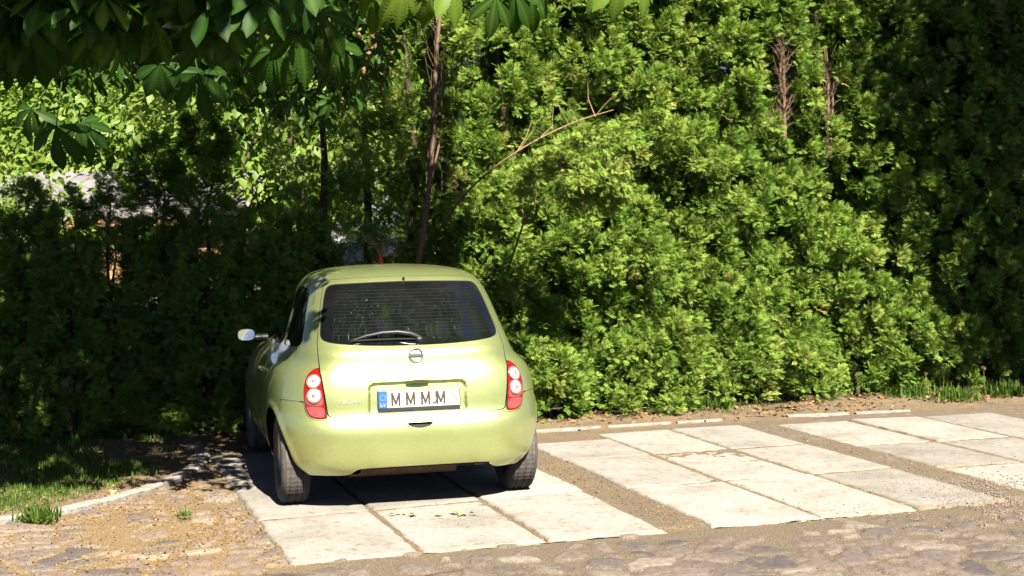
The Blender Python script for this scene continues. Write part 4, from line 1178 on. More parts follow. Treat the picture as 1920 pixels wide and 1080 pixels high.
# ------------------------------------------------------------------ broadleaf leaves
def leaf_template(L=1.0, w=.42, fold=.16, droop=.25, n=4):
    V = []; F = []
    ys = np.array([0, .2, .4, .58, .72, .86, 1.0]) if n == 6 else np.linspace(0, 1, n + 1); W = np.array([.04, .34, .66, .90, 1.0, .80, .03]) if n == 6 else np.sin(ys*math.pi)
    for y, ww in zip(ys, W):
        z = -droop*y*y
        V += [(-ww*w*.5, y*L, z + fold*ww*.5), (0, y*L, z), (ww*w*.5, y*L, z + fold*ww*.5)]
    for i in range(n):
        a = i*3
        F += [(a, a+1, a+4, a+3), (a+1, a+2, a+5, a+4)]
    return np.array(V), np.array(F)
def palmate(seed):
    r = np.random.default_rng(seed); V = []; F = []; n7 = 7 if r.random() < .5 else 5
    angs = np.linspace(-118, 118, n7) if n7 == 7 else np.linspace(-95, 95, 5)
    lv, lf = leaf_template(1, .36, .13, .34, 6)
    # toothless outline, broadest beyond the middle, short drawn-out tip
    for a in angs:
        s = (1 - .42*(abs(a)/118)**1.3) * r.uniform(.92, 1.06); t = math.radians(a + r.normal(0, 4)); tilt = r.normal(-.35, .15)
        q = lv * s; c, s_ = math.cos(tilt), math.sin(tilt)
        q = np.stack([q[:, 0], q[:, 1]*c - q[:, 2]*s_, q[:, 1]*s_ + q[:, 2]*c], axis=1)
        q = np.stack([q[:, 0]*math.cos(t) + q[:, 1]*math.sin(t), -q[:, 0]*math.sin(t) + q[:, 1]*math.cos(t), q[:, 2]], axis=1)
        F.append(lf + len(V)*len(lv)); V.append(q)
    # petiole
    pv = np.array([(-.012, 0, 0), (.012, 0, 0), (.012, -.8, .10), (-.012, -.8, .10)])
    F.append(np.array([(0, 1, 2, 3)]) + len(V)*len(lv)); V.append(pv)
    t1 = np.tile([-.06, .22, -.06], 7); tt = np.concatenate([np.tile(t1, len(V) - 1), np.full(4, .5)])
    return np.concatenate(V), np.concatenate(F), tt
PALM = [palmate(i) for i in range(5)]
def fine_palmate(seed):
    r = np.random.default_rng(seed); V = []; F = []; T = []
    m_ = 26; ys = np.linspace(0, 1, m_ + 1)
    wid = np.interp(ys, [0, .2, .4, .58, .72, .86, .95, 1], [.05, .34, .66, .92, 1, .72, .25, .02]) * np.where(np.arange(m_ + 1) % 2 == 0, 1.0, .90)
    zr = np.where(np.arange(m_ + 1) % 2 == 0, .012, -.012)
    lv = []; lf = []; lt = []
    for y, w_, z_ in zip(ys, wid, zr):
        lv += [(-w_*.185, y - .05*w_, -.34*y*y + .065*w_), (-w_*.09, y, -.34*y*y + .035*w_ + z_), (0, y, -.34*y*y), (w_*.09, y, -.34*y*y + .035*w_ + z_), (w_*.185, y - .05*w_, -.34*y*y + .065*w_)]
        lt += [-.08, -.02 + z_*8, .25, -.02 + z_*8, -.08]
    for i in range(m_):
        for k in range(4): lf.append((i*5+k, i*5+k+1, i*5+k+6, i*5+k+5))
    lv = np.array(lv); lf = np.array(lf); lt = np.array(lt)
    for a in np.linspace(-112, 112, 7) if seed % 2 else np.linspace(-95, 95, 5):
        s = (1 - .42*(abs(a)/118)**1.3) * r.uniform(.9, 1.08); t = math.radians(a + r.normal(0, 5)); tilt = r.normal(-.35, .2)
        q = lv * s * np.array([r.uniform(.85, 1.1), 1, 1]); q[:, 0] += r.normal(0, .06) * q[:, 1]**2; c, s_ = math.cos(tilt), math.sin(tilt)
        q = np.stack([q[:, 0], q[:, 1]*c - q[:, 2]*s_, q[:, 1]*s_ + q[:, 2]*c], axis=1)
        q = np.stack([q[:, 0]*math.cos(t) + q[:, 1]*math.sin(t), -q[:, 0]*math.sin(t) + q[:, 1]*math.cos(t), q[:, 2]], axis=1)
        F.append(lf + len(V)*len(lv)); V.append(q); T.append(lt + r.normal(0, .05))
    pv = np.array([(-.012, 0, 0), (.012, 0, 0), (.012, -.9, .12), (-.012, -.9, .12)])
    F.append(np.array([(0, 1, 2, 3)]) + len(V)*len(lv)); V.append(pv); T.append(np.full(4, .4))
    return np.concatenate(V), np.concatenate(F), np.concatenate(T)
FINE = [fine_palmate(i) for i in range(6)]
LEAVES = [leaf_template(1, .55, .10, .2, 2) for _ in range(1)] + [leaf_template(1, .7, .2, .35, 2)]

# ------------------------------------------------------------------ chestnut overhead
def chestnut():
    root = empty('chestnut_tree', (-6.2, 6.6, 0))
    base = np.array([-6.2, 6.6, 0.0])
    P = []; S = []
    r = np.random.default_rng(21)
    branches = []
    def sumv(p): return p[:, 1] + .945 * p[:, 2]
    def add(px0, px1, py0, py1, d0, d1, n, smin=0, smax=99, size=.17, poly=None):
        got = 0; it = 0
        while got < n and it < 60:
            it += 1
            a = r.uniform(px0, px1, n); b_ = r.uniform(py0, py1, n); d = r.uniform(d0, d1, n)
            q = np.array([at(*x) for x in zip(a, b_, d)]); sv = sumv(q)
            ok = (sv > smin) & (sv < smax)
            if poly is not None:
                lim = np.interp(a, poly[0], poly[1]); ok &= b_ < lim + r.normal(0, 6, n)
            q = q[ok][:n - got]
            P.append(q); S.append(np.full(len(q), size)); got += len(q)
    LIMN = ([-150, 60, 150, 240, 330, 400, 470, 560, 640, 720], [125, 120, 140, 145, 150, 170, 150, 110, 50, -10])
    add(-200, 560, -260, 150, 3.6, 5.0, 620, 0, 6.95, .125, ([-200, 100, 300, 420, 560], [45, 60, 70, 55, -30]))
    add(-200, 720, -250, 200, 7.4, 10.6, 1300, 10.1, 99, .15, LIMN)
    add(380, 760, -200, 210, 9.6, 11.6, 420, 11.0, 99, .15, ([360, 420, 480, 560, 640, 700, 760], [130, 190, 230, 240, 190, 150, 70]))
    # crown above the picture: shades the hedge, the grass and is mirrored in the rear glass
    def blob(c, a, n, smin, smax=99, size=.18):
        q = unit(r.normal(size=(n*3, 3))) * (r.random((n*3, 1)) ** .4) * np.array(a) + np.array(c)
        sv = sumv(q)
        ok = (sv > smin) & (sv < smax)
        ppx = 960 + CAM_F * q[:, 0] / np.maximum(q[:, 1], .1); ppy = 414 - CAM_F * (q[:, 2] - CAM_H) / np.maximum(q[:, 1], .1)
        ok &= ~((ppy > -60) & (ppx > -300) & (ppx < 2200) & (q[:, 1] > .2))
        # leave the sun free to reach the car and the bay
        sx = q[:, 0] - .338 * q[:, 2]
        ok &= ~((sx > -2.35) & (sv < 12.75)) | (sv < 6.95)
        ok &= ~((sx > -2.9) & (sx <= -2.35) & (sv < 10.6)) | (sv < 6.95)
        zh = q[:, 2] - (13.2 - q[:, 1]) / .945
        ok &= (q[:, 0] - .338 * (13.2 - q[:, 1]) / .945 < .05 - .55 * (zh > 1.05)) | (sv < 7)
        q = q[ok][:n]; P.append(q); S.append(np.full(len(q), size))
    blob((-4.2, 8.2, 4.8), (3.6, 3.0, 2.4), 4200, 10.0)
    blob((-.8, 9.2, 5.4), (2.2, 2.2, 1.6), 1800, 12.8)
    blob((-2.6, 10.5, 4.6), (2.4, 1.6, 1.2), 700, 12.8)
    blob((.2, 9.6, 5.2), (1.3, 1.3, 1.0), 330, 12.9)
    blob((-1.6, 2.4, 4.6), (2.0, 1.9, 1.3), 900, 2.0, 6.95)
    Pa = np.concatenate(P); Sa = np.concatenate(S); n = len(Pa)
    out = Pa - np.array([-5.5, 7.0, 4.5]); out[:, 2] *= .3
    Y = unit(unit(out) * .6 + r.normal(size=(n, 3)) * .5 + np.array([0, 0, -.45]))
    Nn = unit(r.normal(size=(n, 3)) * .45 + np.array([.1, -.2, 1.0]))
    T = np.clip(r.normal(.36, .2, n), 0, 1)
    V, F, T2 = scatter(PALM, rots(Y, Nn), Pa - base, Sa * r.uniform(.8, 1.15, n), T)
    mesh_quads('crown', V, F, M['chestnut'], root, smooth=True, attrs={'tint': T2})
    # drooping and sunlit leaves set one by one; sunlight put in by brighter tint
    Q = []; YY = []; NN = []; SS = []; TT = []
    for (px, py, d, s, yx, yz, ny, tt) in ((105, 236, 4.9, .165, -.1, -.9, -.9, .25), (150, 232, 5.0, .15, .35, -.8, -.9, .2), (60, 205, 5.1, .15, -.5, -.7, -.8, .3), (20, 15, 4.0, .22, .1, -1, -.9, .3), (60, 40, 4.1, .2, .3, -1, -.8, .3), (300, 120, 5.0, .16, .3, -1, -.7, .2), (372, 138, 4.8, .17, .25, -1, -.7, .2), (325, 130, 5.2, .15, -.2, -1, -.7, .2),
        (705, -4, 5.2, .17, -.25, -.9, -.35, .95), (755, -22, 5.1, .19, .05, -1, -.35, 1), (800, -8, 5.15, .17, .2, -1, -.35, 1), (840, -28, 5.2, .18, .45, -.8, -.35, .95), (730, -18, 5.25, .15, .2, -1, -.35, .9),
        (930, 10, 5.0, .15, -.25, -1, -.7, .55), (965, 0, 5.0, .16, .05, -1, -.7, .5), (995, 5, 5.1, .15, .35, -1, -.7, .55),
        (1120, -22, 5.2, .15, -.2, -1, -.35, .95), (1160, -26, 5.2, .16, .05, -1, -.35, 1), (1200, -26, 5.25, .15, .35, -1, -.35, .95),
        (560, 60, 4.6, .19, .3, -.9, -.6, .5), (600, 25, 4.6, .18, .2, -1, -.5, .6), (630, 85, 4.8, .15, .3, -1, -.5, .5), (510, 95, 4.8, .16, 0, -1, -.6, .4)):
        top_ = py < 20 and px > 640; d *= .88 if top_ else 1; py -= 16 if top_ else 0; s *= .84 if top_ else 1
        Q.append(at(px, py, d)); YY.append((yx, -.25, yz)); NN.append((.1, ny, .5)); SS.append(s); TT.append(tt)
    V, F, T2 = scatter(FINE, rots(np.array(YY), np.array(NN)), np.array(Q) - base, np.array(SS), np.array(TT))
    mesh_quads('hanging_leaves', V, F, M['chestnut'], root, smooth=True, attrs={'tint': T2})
    # faded flower heads
    Q = []
    for (px, py, d) in ((720, 110, 9.8), (700, 130, 10), (610, 150, 10.2), (640, 165, 10.1), (560, 90, 9.5), (480, 60, 9), (590, 260, 10.4), (380, 90, 8.6), (250, 120, 8.2), (690, 75, 9.7)):
        c = at(px, py, d); Q.append(c + r.normal(0, .05, (26, 3)) * [1, 1, 1.5])
    Q = np.concatenate(Q); k_ = len(Q)
    V, F, T2 = scatter(LEAVES, rots(unit(r.normal(size=(k_, 3))), unit(r.normal(size=(k_, 3)))), Q - base, np.full(k_, .035), r.random(k_))
    mesh_quads('blossom', V, F, M['flower'], root, attrs={'tint': T2})
    # trunk and limbs
    mb = MB()
    mb.tube([(0, 0, -.1), (.02, 0, .8), (.05, .05, 1.8), (.15, .1, 3.0), (.3, .2, 4.4), (.5, .3, 6.2)], [.36, .28, .25, .23, .18, .06], 14)
    def limb(pts, r0):
        C = catmull(np.array(pts)[:, :2], 6); Z = catmull(np.stack([np.arange(len(pts)), np.array(pts)[:, 2]], 1), 6)[:, 1]
        Q_ = np.column_stack([C, Z]); m_ = len(Q_); mb.tube([tuple(q) for q in Q_], [r0*(1-.85*i/(m_-1)) for i in range(m_)], 8)
        for i in range(4, m_, 3):
            for _ in range(2):
                d = unit(r.normal(size=3) * [1, 1, .5]); L = r.uniform(.4, 1.0)
                mb.tube([tuple(Q_[i]), tuple(Q_[i] + d*L*.5 + [0, 0, .05]), tuple(Q_[i] + d*L)], [r0*.18, r0*.12, .004], 5, cap=False)
    W = lambda x, y, z: (x + 6.2, y - 6.6, z)
    limb([(.1, .05, 2.4), W(-4.4, 7.2, 3.6), W(-2.6, 8.4, 3.9), W(-1.2, 9.6, 3.9)], .13)
    limb([(.12, .08, 2.7), W(-4.6, 4.4, 3.6), W(-2.6, 3.6, 3.7), W(-.8, 3.5, 3.6), W(.7, 4.1, 3.2)], .10)
    limb([(.2, .15, 3.6), W(-4.4, 8.2, 5.0), W(-2.4, 8.6, 5.8), W(-.4, 8.8, 5.9)], .11)
    limb([(.1, .0, 2.9), W(-5.0, 4.6, 3.8), W(-3.6, 3.0, 4.3)], .10)
    limb([(.1, .1, 3.2), W(-5.2, 9.0, 4.4), W(-3.6, 10.6, 4.6), W(-1.8, 10.9, 4.6)], .09)
    mb.build('trunk', M['bark'], root)
    return tag(root, 'large horse chestnut whose dark leafy branches hang into the top left of the photo', 'tree')
chestnut()

# ------------------------------------------------------------------ broadleaf trees beyond the hedge and beside the camera
def broadleaf(name, pos, H, R, n_clump, per, size, mat, label, group, seed, z0=.8, squash=1.0, clump=.55, trunk_r=.14, lean=.0):
    r = np.random.default_rng(seed); root = empty(name, pos)
    d = unit(r.normal(size=(n_clump, 3))); rad = (r.random(n_clump) ** .35)
    w = wobble(seed); th = np.arctan2(d[:, 1], d[:, 0])
    rr = rad * (1 + .22 * w(th, d[:, 2]*3))
    zc = (z0 + H) / 2; P = np.stack([d[:, 0]*R*rr, d[:, 1]*R*rr, zc + d[:, 2]*(H - z0)/2*rr*squash], axis=1)
    k = n_clump * per
    p = np.repeat(P, per, axis=0); dd = np.repeat(d, per, axis=0)
    off = r.normal(size=(k, 3)) * .5 * clump * np.array([1, 1, .6])
    pos_ = p + off
    Y = unit(dd*.6 + off*.8 + r.normal(size=(k, 3))*.5 + np.array([0, 0, -.35])); Nn = unit(r.normal(size=(k, 3))*.55 + np.array([0, -.25, 1]) + dd*.4)
    T = np.clip(np.repeat(r.normal(.5, .17, n_clump), per) + r.normal(0, .12, k), 0, 1)
    V, F, T2 = scatter(LEAVES, rots(Y, Nn), pos_, size * r.uniform(.7, 1.25, k), T)
    mesh_quads('crown', V, F, M[mat], root, attrs={'tint': T2})
    mb = MB(); mb.tube([(0, 0, -.1), (.05, 0, H*.2), (.1+lean, .05, H*.5), (.15+lean, .1, H*.85)], [trunk_r, trunk_r*.8, trunk_r*.5, trunk_r*.12], 10)
    for q in range(9):
        i = int(r.integers(0, n_clump)); b0 = np.array([.05, 0, H*r.uniform(.25, .6)])
        mb.tube([tuple(b0), tuple((b0 + P[i])/2 + [0, 0, .1]), tuple(P[i])], [trunk_r*.35, trunk_r*.22, .01], 6, cap=False)
    mb.build('trunk', M['bark'], root)
    return tag(root, label, 'tree', group)
GB = 'sunlit broadleaf trees beyond the hedge'
def BG(px, d): q = at(px, 600, d); return (q[0], q[1], 0)
broadleaf('maple_tree', BG(560, 22), 7.0, 2.6, 420, 24, .17, 'maple', 'bright yellow-green tree seen through the gap behind the car', GB, 701, z0=.9, clump=.5)
broadleaf('maple_tree', BG(330, 27), 6.2, 3.0, 420, 24, .19, 'maple', 'bright green tree behind the middle of the shed roof', GB, 702, z0=.7)
broadleaf('maple_tree', BG(140, 28), 5.6, 2.8, 380, 24, .19, 'maple', 'green leafy tree behind the left half of the shed roof', GB, 703, z0=.6)
broadleaf('willow_tree', BG(45, 36), 7.6, 2.4, 420, 26, .13, 'willow', 'pale grey-green willow rising at the far left behind the shed', GB, 704, z0=.8, clump=.45)
broadleaf('maple_tree', BG(-150, 30), 7.5, 3.2, 380, 22, .2, 'maple', 'broad green tree beyond the left edge of the shed', GB, 705, z0=.7)
broadleaf('maple_tree', BG(760, 30), 8.5, 3.2, 380, 22, .2, 'maple', 'light green tree glimpsed between the dark thujas behind the car', GB, 706, z0=.8)
broadleaf('maple_tree', BG(450, 36), 9.0, 3.6, 420, 24, .22, 'maple', 'tallest light green tree far behind, above the slim thujas', GB, 707, z0=1.0)
broadleaf('maple_bush', (at(5, 460, 17.0)[0], 17.0, 0), 2.75, .95, 150, 26, .10, 'maple', 'bright green bush at the far left edge in front of the shed', None, 708, z0=.3, clump=.32, trunk_r=.05)
# tree standing right of the camera that shades the right end of the hedge
broadleaf('linden_tree', (7.95, 11.0, 0), 12.2, 2.7, 900, 24, .17, 'chestnut', 'leafy tree beside the right edge of the bays that shades the end of the hedge', None, 720, z0=4.9, trunk_r=.2, clump=.6)
broadleaf('linden_tree', (11.6, 11.2, 0), 12.0, 3.0, 700, 22, .19, 'chestnut', 'second leafy tree further right along the bays', None, 721, z0=4.6, trunk_r=.2, clump=.6)

# ------------------------------------------------------------------ shed, wall, far cars
m, nt, b = new_mat('orange_brick'); vec = coords(nt)
bt = nt.nodes.new('ShaderNodeTexBrick'); bt.inputs['Scale'].default_value = 1.0; bt.inputs['Color1'].default_value = (.42, .17, .06, 1); bt.inputs['Color2'].default_value = (.50, .24, .09, 1); bt.inputs['Mortar'].default_value = (.45, .38, .30, 1)
bt.inputs['Brick Width'].default_value = .25; bt.inputs['Row Height'].default_value = .075; bt.inputs['Mortar Size'].default_value = .008
mp = nt.nodes.new('ShaderNodeMapping'); mp.inputs['Rotation'].default_value = (math.pi/2, 0, 0); nt.links.new(vec, mp.inputs[0]); nt.links.new(mp.outputs[0], bt.inputs['Vector'])
nt.links.new(bt.outputs[0], b.inputs['Base Color']); b.inputs['Roughness'].default_value = .9; M['brick'] = m
M['roof'] = plain('grey_corrugated_roof', (.24, .22, .215), .85, nz=(3, .2))
def shed():
    a = at(-220, 500, 20.0); e = at(425, 500, 20.0)
    root = empty('shed', (a[0], 20.0, 0)); W = e[0] - a[0]; D = 4.0
    MB().box((0, 0, 0), (W, .2, 1.90)).box((0, .2, 0), (.2, D, 1.92)).box((W-.2, .2, 0), (W, D, 1.92)).box((.2, D-.2, 0), (W-.2, D, 1.9)).build('wall', M['brick'], root, smooth=False)
    nx = int(W / .035); V = []; F = []
    rows = [(-.35, 1.93), (.25, 2.12), (.25, 2.145), (.95, 2.36), (.95, 2.385), (1.7, 2.62), (1.7, 2.50), (D+.3, 1.95)]
    for j, (y, z) in enumerate(rows):
        for i in range(nx + 1):
            x = -.3 + (W + .6) * i / nx
            V.append((x, y + .02*math.sin(x*31), z + .028*math.sin(x*31)))
    for j in range(len(rows) - 1):
        for i in range(nx): F.append((j*(nx+1)+i, j*(nx+1)+i+1, (j+1)*(nx+1)+i+1, (j+1)*(nx+1)+i))
    mb = MB(); mb.add(V, F); mb.build('roof', M['roof'], root)
    MB().box((.0, -.30, 1.82), (W, -.26, 1.93)).build('fascia', plain('fascia_board', (.35, .18, .09), .8), root, smooth=False)
    mb = MB().box((W*.42, -.03, 0), (W*.42 + .9, 0, 1.75)); dr = mb.build('door', plain('shed_door', (.22, .10, .04), .7, nz=(8, .3)), root, smooth=False)
    return tag(root, 'low brick shed with a pale wavy tiled roof behind the dark thujas', 'shed')
shed()
for (px, d, rz, pm, sc, lb) in ((20, 17.9, 1.35, 'paint_violet', 1.15, 'pale violet parked car half hidden by the bush at the far left'), (545, 19.2, 1.45, 'paint_white', 1.13, 'white parked car glimpsed through the low hedge behind the green car')):
    q = at(px, 500, d)
    c_ = build_car('parked_car', (q[0] + (1.4 if px > 100 else -.45), q[1], 0), rz, lb, M[pm], detailed=False); c_.scale = (sc, sc, sc)
# pale hoop at the far left
p = at(14, 462, 15.6); mb = MB(); R_ = .085
mb.tube([tuple(p + np.array([R_*math.cos(a), 0, R_*math.sin(a)])) for a in np.linspace(0, 2*math.pi, 25)], .010, 8, cap=False)
mb.tube([tuple(p + np.array([0, .01, -R_])), (p[0], p[1] + .01, 0)], .010, 8)
tag(mb.build('hoop', M['rim']), 'thin pale round hoop in front of the violet car at the far left', 'hoop')
# red tag under a dry sprig above the car roof
p = at(713, 488, 12.6); root = empty('dry_sprig', (p[0], p[1], 0)); mb = MB()
r = np.random.default_rng(5); mb.tube([(0, 0, 0), (.01, 0, p[2]*.6), (0, -.01, p[2] + .06)], [.010, .008, .005], 6)
Q = []
for q in range(16):
    a = r.normal(0, .07, 3) * [1, .6, 1]; e = np.array([a[0], a[1], p[2] + .10 + abs(a[2])*1.2]); mb.tube([(0, -.01, p[2] + .03), tuple(e*[.5, .5, 1] - [0, 0, .02]), tuple(e)], [.004, .003, .0015], 4, cap=False); Q.append(e + r.normal(0, .012, (6, 3)))
mb.build('stem', M['bark_pale'], root)
Q = np.concatenate(Q); k_ = len(Q)
V, F, T2 = scatter(LEAVES, rots(unit(r.normal(size=(k_, 3))), unit(r.normal(size=(k_, 3)))), Q, np.full(k_, .03), np.clip(r.normal(.95, .1, k_), 0, 1))
mesh_quads('blossom', V, F, M['litter'], root, attrs={'tint': T2})
mb = MB(); mb.lathe([(.001, -.045), (.018, -.040), (.026, -.015), (.024, .02), (.014, .042), (.001, .048)], (0, -.03, p[2] - .005), 'Z', 14); mb.build('red_tag', plain('red_tag', (.75, .03, .015), .5), root)
tag(root, 'dry pale sprig with a small red tag showing just above the car roof', 'plant')

# ------------------------------------------------------------------ grass, weeds, litter
def blade_template():
    w = [.06, .055, .04, .004]; V = []; F = []
    for i, ww in enumerate(w):
        t = i/3; V += [(-ww, .35*t*t, t*(1-.12*t)), (ww, .35*t*t, t*(1-.12*t))]
    for i in range(3): F.append((2*i, 2*i+1, 2*i+3, 2*i+2))
    return np.array(V), np.array(F)
BLADE = [blade_template()]
def blades(P, hgt, seed, spread=.45):
    r = np.random.default_rng(seed); n = len(P); a = r.random(n)*6.283; ti = r.normal(0, spread, n)
    Z = unit(np.stack([np.sin(a)*ti, np.cos(a)*ti, np.ones(n)], axis=1)); X0 = np.stack([np.cos(a), -np.sin(a), np.zeros(n)], axis=1)
    Y = unit(np.cross(Z, X0)); X = np.cross(Y, Z)
    R = np.stack([X, Y, Z], axis=2)
    return scatter(BLADE, R, P, hgt * r.uniform(.5, 1.3, n), np.clip(r.normal(.45, .22, n), 0, 1))
def grass_patch(name, n, fn, hgt, label, seed, kind='stuff'):
    r = np.random.default_rng(seed); P = fn(r, n)
    V, F, T = blades(P, hgt, seed)
    return tag(mesh_quads(name, V, F, M['grass'], attrs={'tint': T}), label, 'grass', kind=kind)
def lawn(r, n):
    U = r.uniform(-2.6, 1.25, n*4); Vv = r.uniform(8.6, 13.2, n*4); X = U*_c - Vv*_s; Y = U*_s + Vv*_c
    d = kerb_x_at(Y) - X; dens = np.clip((d - .12) / .5, 0, 1) * np.clip(fbm(U*1.6, Vv*1.6, 333)*2.8 - .75, .03, 1)
    ok = r.random(n*4) < dens; X, Y = X[ok][:n], Y[ok][:n]
    return np.stack([X, Y, np.full(len(X), .005)], axis=1)
grass_patch('grass', 34000, lawn, .055, 'short patchy grass under the dark thujas on the left, lit at its near edge', 41)
def strip(r, n):
    U = r.uniform(4.6, 11, n*5); Vv = r.uniform(12.1, 13.0, n*5)
    dens = np.clip(fbm(U*1.5, Vv*2, 350)*3 - 1.4, 0, 1) * np.interp(U, [4.6, 5.6, 6.2, 7.5, 9, 11], [.1, .6, 1, .9, 1, 1]) * np.interp(Vv, [12.1, 12.4, 13], [.15, 1, 1])
    ok = r.random(n*5) < dens; U, Vv = U[ok][:n], Vv[ok][:n]
    return np.stack([U*_c - Vv*_s, U*_s + Vv*_c, np.full(len(U), .0)], axis=1)
grass_patch('grass', 1900, strip, .045, 'thin grass and weeds along the foot of the hedge on the right', 42)
# countable clumps
def tuft(pos, n, rad, h, label, seed, group):
    r = np.random.default_rng(seed); q = r.normal(0, rad, (n, 2)); P = np.column_stack([q, np.zeros(n)])
    V, F, T = blades(P, h, seed, .7)
    return tag(mesh_quads('grass_tuft', V, F, M['grass'], attrs={'tint': T}, loc=tuple(pos)), label, 'grass tuft', group)
GT = 'grass tufts standing on their own'
for (px, py, n, rad, h, lb) in ((75, 975, 260, .055, .10, 'bright grass tuft against the kerb at the lower left'), (345, 968, 60, .03, .05, 'tiny grass tuft among the cobbles left of the slabs'), (1330, 765, 420, .10, .14, 'sunlit grass tuft at the hedge foot in the middle of the soil strip'), (1430, 752, 420, .10, .16, 'leafy sunlit grass tuft left of the weeds, at the hedge foot'), (1250, 768, 220, .07, .12, 'small grass tuft below the low thuja bush'), (1700, 742, 600, .10, .12, 'lush sunlit grass tuft at the edge of the shade'), (1790, 748, 360, .10, .12, 'grass tuft half in shade, right of the lush one'), (1880, 740, 360, .09, .14, 'tall grass tuft in shade at the right edge')):
    a = at(px, py, 10); k_ = CAM_H / (CAM_H - a[2]); p = np.array([a[0]*k_, 10*k_, .0])
    tuft(p, n, rad, h, lb, int(px), GT)
# seed-head stalks
for i, (px, py, top) in enumerate(((1768, 728, 688), (1797, 726, 708), (1844, 730, 690), (1893, 722, 712), (1735, 730, 700))):
    a = at(px, py + 8, 10); k_ = CAM_H / (CAM_H - a[2]); p = np.array([a[0]*k_, 10*k_, 0.0]); tp = at(px, top, p[1])
    root = empty('dandelion', tuple(p)); MB().tube([(0, 0, 0), (.01, 0, tp[2]*.5), (0, 0, tp[2])], [.004, .003, .003], 5).build('stem', plain('stalk', (.16, .18, .06), .7), root)
    r = np.random.default_rng(i); d = unit(r.normal(size=(70, 3))); V, F, T = scatter(BLADE, rots(np.cross(d, [0.3, .2, .9]), d)[:, :, [0, 1, 2]], d*0 + np.array([0, 0, tp[2]]), np.full(70, .03), np.full(70, 1.0))
    mesh_quads('seed_head', V, F, M['flower'], root, attrs={'tint': np.ones(len(V))})
    tag(root, 'pale round seed head on a thin stalk at the shaded hedge foot', 'dandelion', 'dandelion seed heads by the hedge')
def litter(name, n, fn, size, label, seed):
    r = np.random.default_rng(seed); P = fn(r, n); n = len(P); a = r.random(n)*6.28
    Y = np.stack([np.cos(a), np.sin(a), r.normal(0, .15, n)], axis=1); Nn = unit(r.normal(size=(n, 3))*.35 + [0, 0, 1])
    V, F, T = scatter(LEAVES, rots(Y, Nn), P, size * r.uniform(.5, 1.4, n), np.clip(r.normal(.45, .25, n), 0, 1))
    return tag(mesh_quads(name, V, F, M['litter'], attrs={'tint': T}), label, 'litter', kind='stuff')
def soil_pts(r, n):
    U = r.uniform(1.3, 11, n*3); Vv = r.uniform(11.85, 13.3, n*3); ok = r.random(n*3) < np.clip(fbm(U*2, Vv*2, 380)*2.4 - .6, .05, 1) * np.interp(Vv, [11.85, 12.3, 13.3], [.25, .8, 1])
    U, Vv = U[ok][:n], Vv[ok][:n]; return np.stack([U*_c - Vv*_s, U*_s + Vv*_c, r.uniform(.012, .03, len(U))], axis=1)
litter('leaf_litter', 2600, soil_pts, .05, 'dry orange leaves and twigs lying on the soil below the hedge', 51)
def left_pts(r, n):
    U = r.uniform(-1.6, 1.22, n*4); Vv = r.uniform(7.7, 12.3, n*4); X = U*_c - Vv*_s; Y = U*_s + Vv*_c
    ok = r.random(n*4) < np.clip(fbm(U*2, Vv*2, 390)*2.6 - .8, .05, 1); X, Y = X[ok][:n], Y[ok][:n]; return np.stack([X, Y, np.full(len(X), .012) + .02*(X < kerb_x_at(Y))], axis=1)
litter('leaf_litter', 6500, left_pts, .016, 'fine golden blossom scraps strewn over the cobbles and grass edge on the left', 52)
def gap_pts(r, n):
    U = np.concatenate([r.normal(3.58, .09, n//2), r.normal(5.93, .10, n//4), r.choice([1.965, 2.71, 4.45, 5.125], n//4) + r.normal(0, .02, n//4)]); Vv = r.uniform(7.8, 11.8, len(U))
    return np.stack([U*_c - Vv*_s, U*_s + Vv*_c, r.uniform(-.006, .006, len(U))], axis=1)
litter('leaf_litter', 900, gap_pts, .016, 'fine brown scraps gathered in the joints between the slabs', 53)
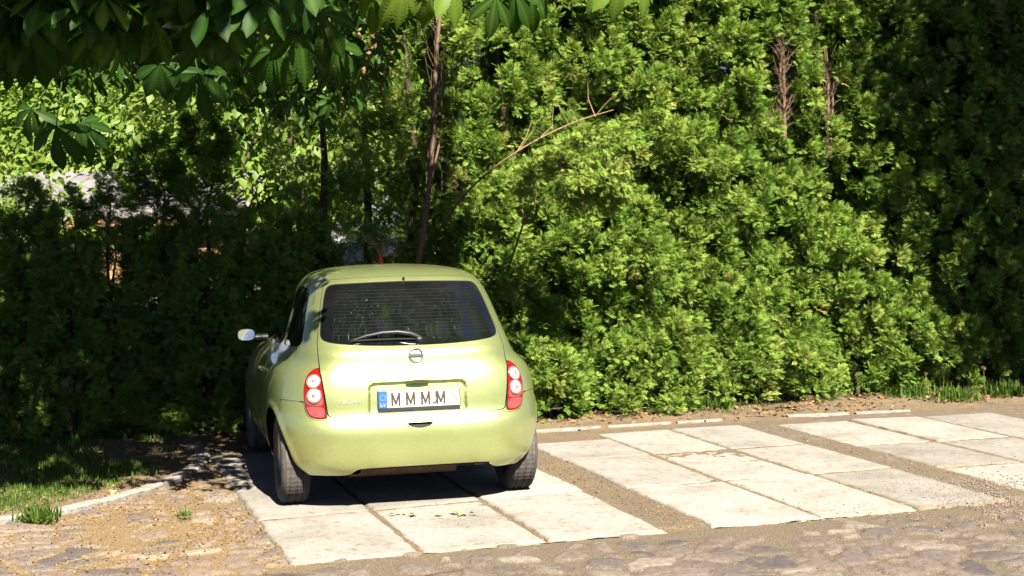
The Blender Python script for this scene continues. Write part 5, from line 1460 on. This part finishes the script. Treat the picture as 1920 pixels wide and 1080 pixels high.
# scraps one can point to
for (px, py, s, lb) in ((212, 927, .085, 'pale yellow fallen leaf on the ground inside the kerb'), (770, 966, .05, 'yellowish scrap on the front middle slab, left of the pair'), (855, 964, .06, 'yellowish scrap on the front middle slab, right of the pair'), (392, 873, .05, 'bright yellow fallen leaf beside the kerb bend')):
    a = at(px, py, 10); k_ = CAM_H / (CAM_H - a[2]); p = np.array([a[0]*k_, 10*k_, .012 if px > 400 else .03])
    r = np.random.default_rng(int(px)); n = 1 if px < 400 else 7
    Pp = r.normal(0, .03 if n > 1 else 0, (n, 3)) * [1.6, .6, .05]; aa = r.random(n)*6.28
    V, F, T = scatter(LEAVES, rots(np.stack([np.cos(aa), np.sin(aa), np.full(n, .15)], 1), unit(r.normal(size=(n, 3))*.25 + [0, 0, 1])), Pp, np.full(n, s), np.full(n, .98))
    tag(mesh_quads('fallen_leaf', V, F, M['litter'], attrs={'tint': T}, loc=tuple(p)), lb, 'leaf', 'yellow fallen leaves')
# gravel over the broken slabs on the right
PEB = MB().lathe([(.02, -.3), (.42, -.18), (.5, .05), (.34, .28), (.02, .36)], (0, 0, 0), 'Z', 6)
PEBT = [(np.array(PEB.v), np.array(PEB.f))]
r = np.random.default_rng(77); n = 3200
U = r.normal(5.9, .62, n); Vv = r.normal(7.95, .42, n); ok = (U > 4.4) & (Vv > 6.9) & (fbm(U*2.5, Vv*2.5, 420) > .40); U, Vv = U[ok], Vv[ok]; n = len(U)
P = np.stack([U*_c - Vv*_s, U*_s + Vv*_c, np.full(n, .0) - .006*(r.random(n))], axis=1)
m, nt, b = new_mat('pale_gravel'); at_ = nt.nodes.new('ShaderNodeAttribute'); at_.attribute_name = 'tint'
rr_ = ramp(nt, at_.outputs['Fac'], [(0, (.18, .14, .11)), (.5, (.27, .23, .185)), (1, (.36, .32, .27))]); nt.links.new(rr_.outputs[0], b.inputs['Base Color']); b.inputs['Roughness'].default_value = .9
V, F, T = scatter(PEBT, rots(unit(r.normal(size=(n, 3)) * [1, 1, .3]), unit(r.normal(size=(n, 3))*.5 + [0, 0, 1])), P, r.uniform(.005, .014, n), np.clip(r.normal(.55, .25, n), 0, 1))
tag(mesh_quads('gravel', V, F, m, attrs={'tint': T}), 'pale grit and small gravel spread over the broken slabs at the right', 'gravel', kind='stuff')
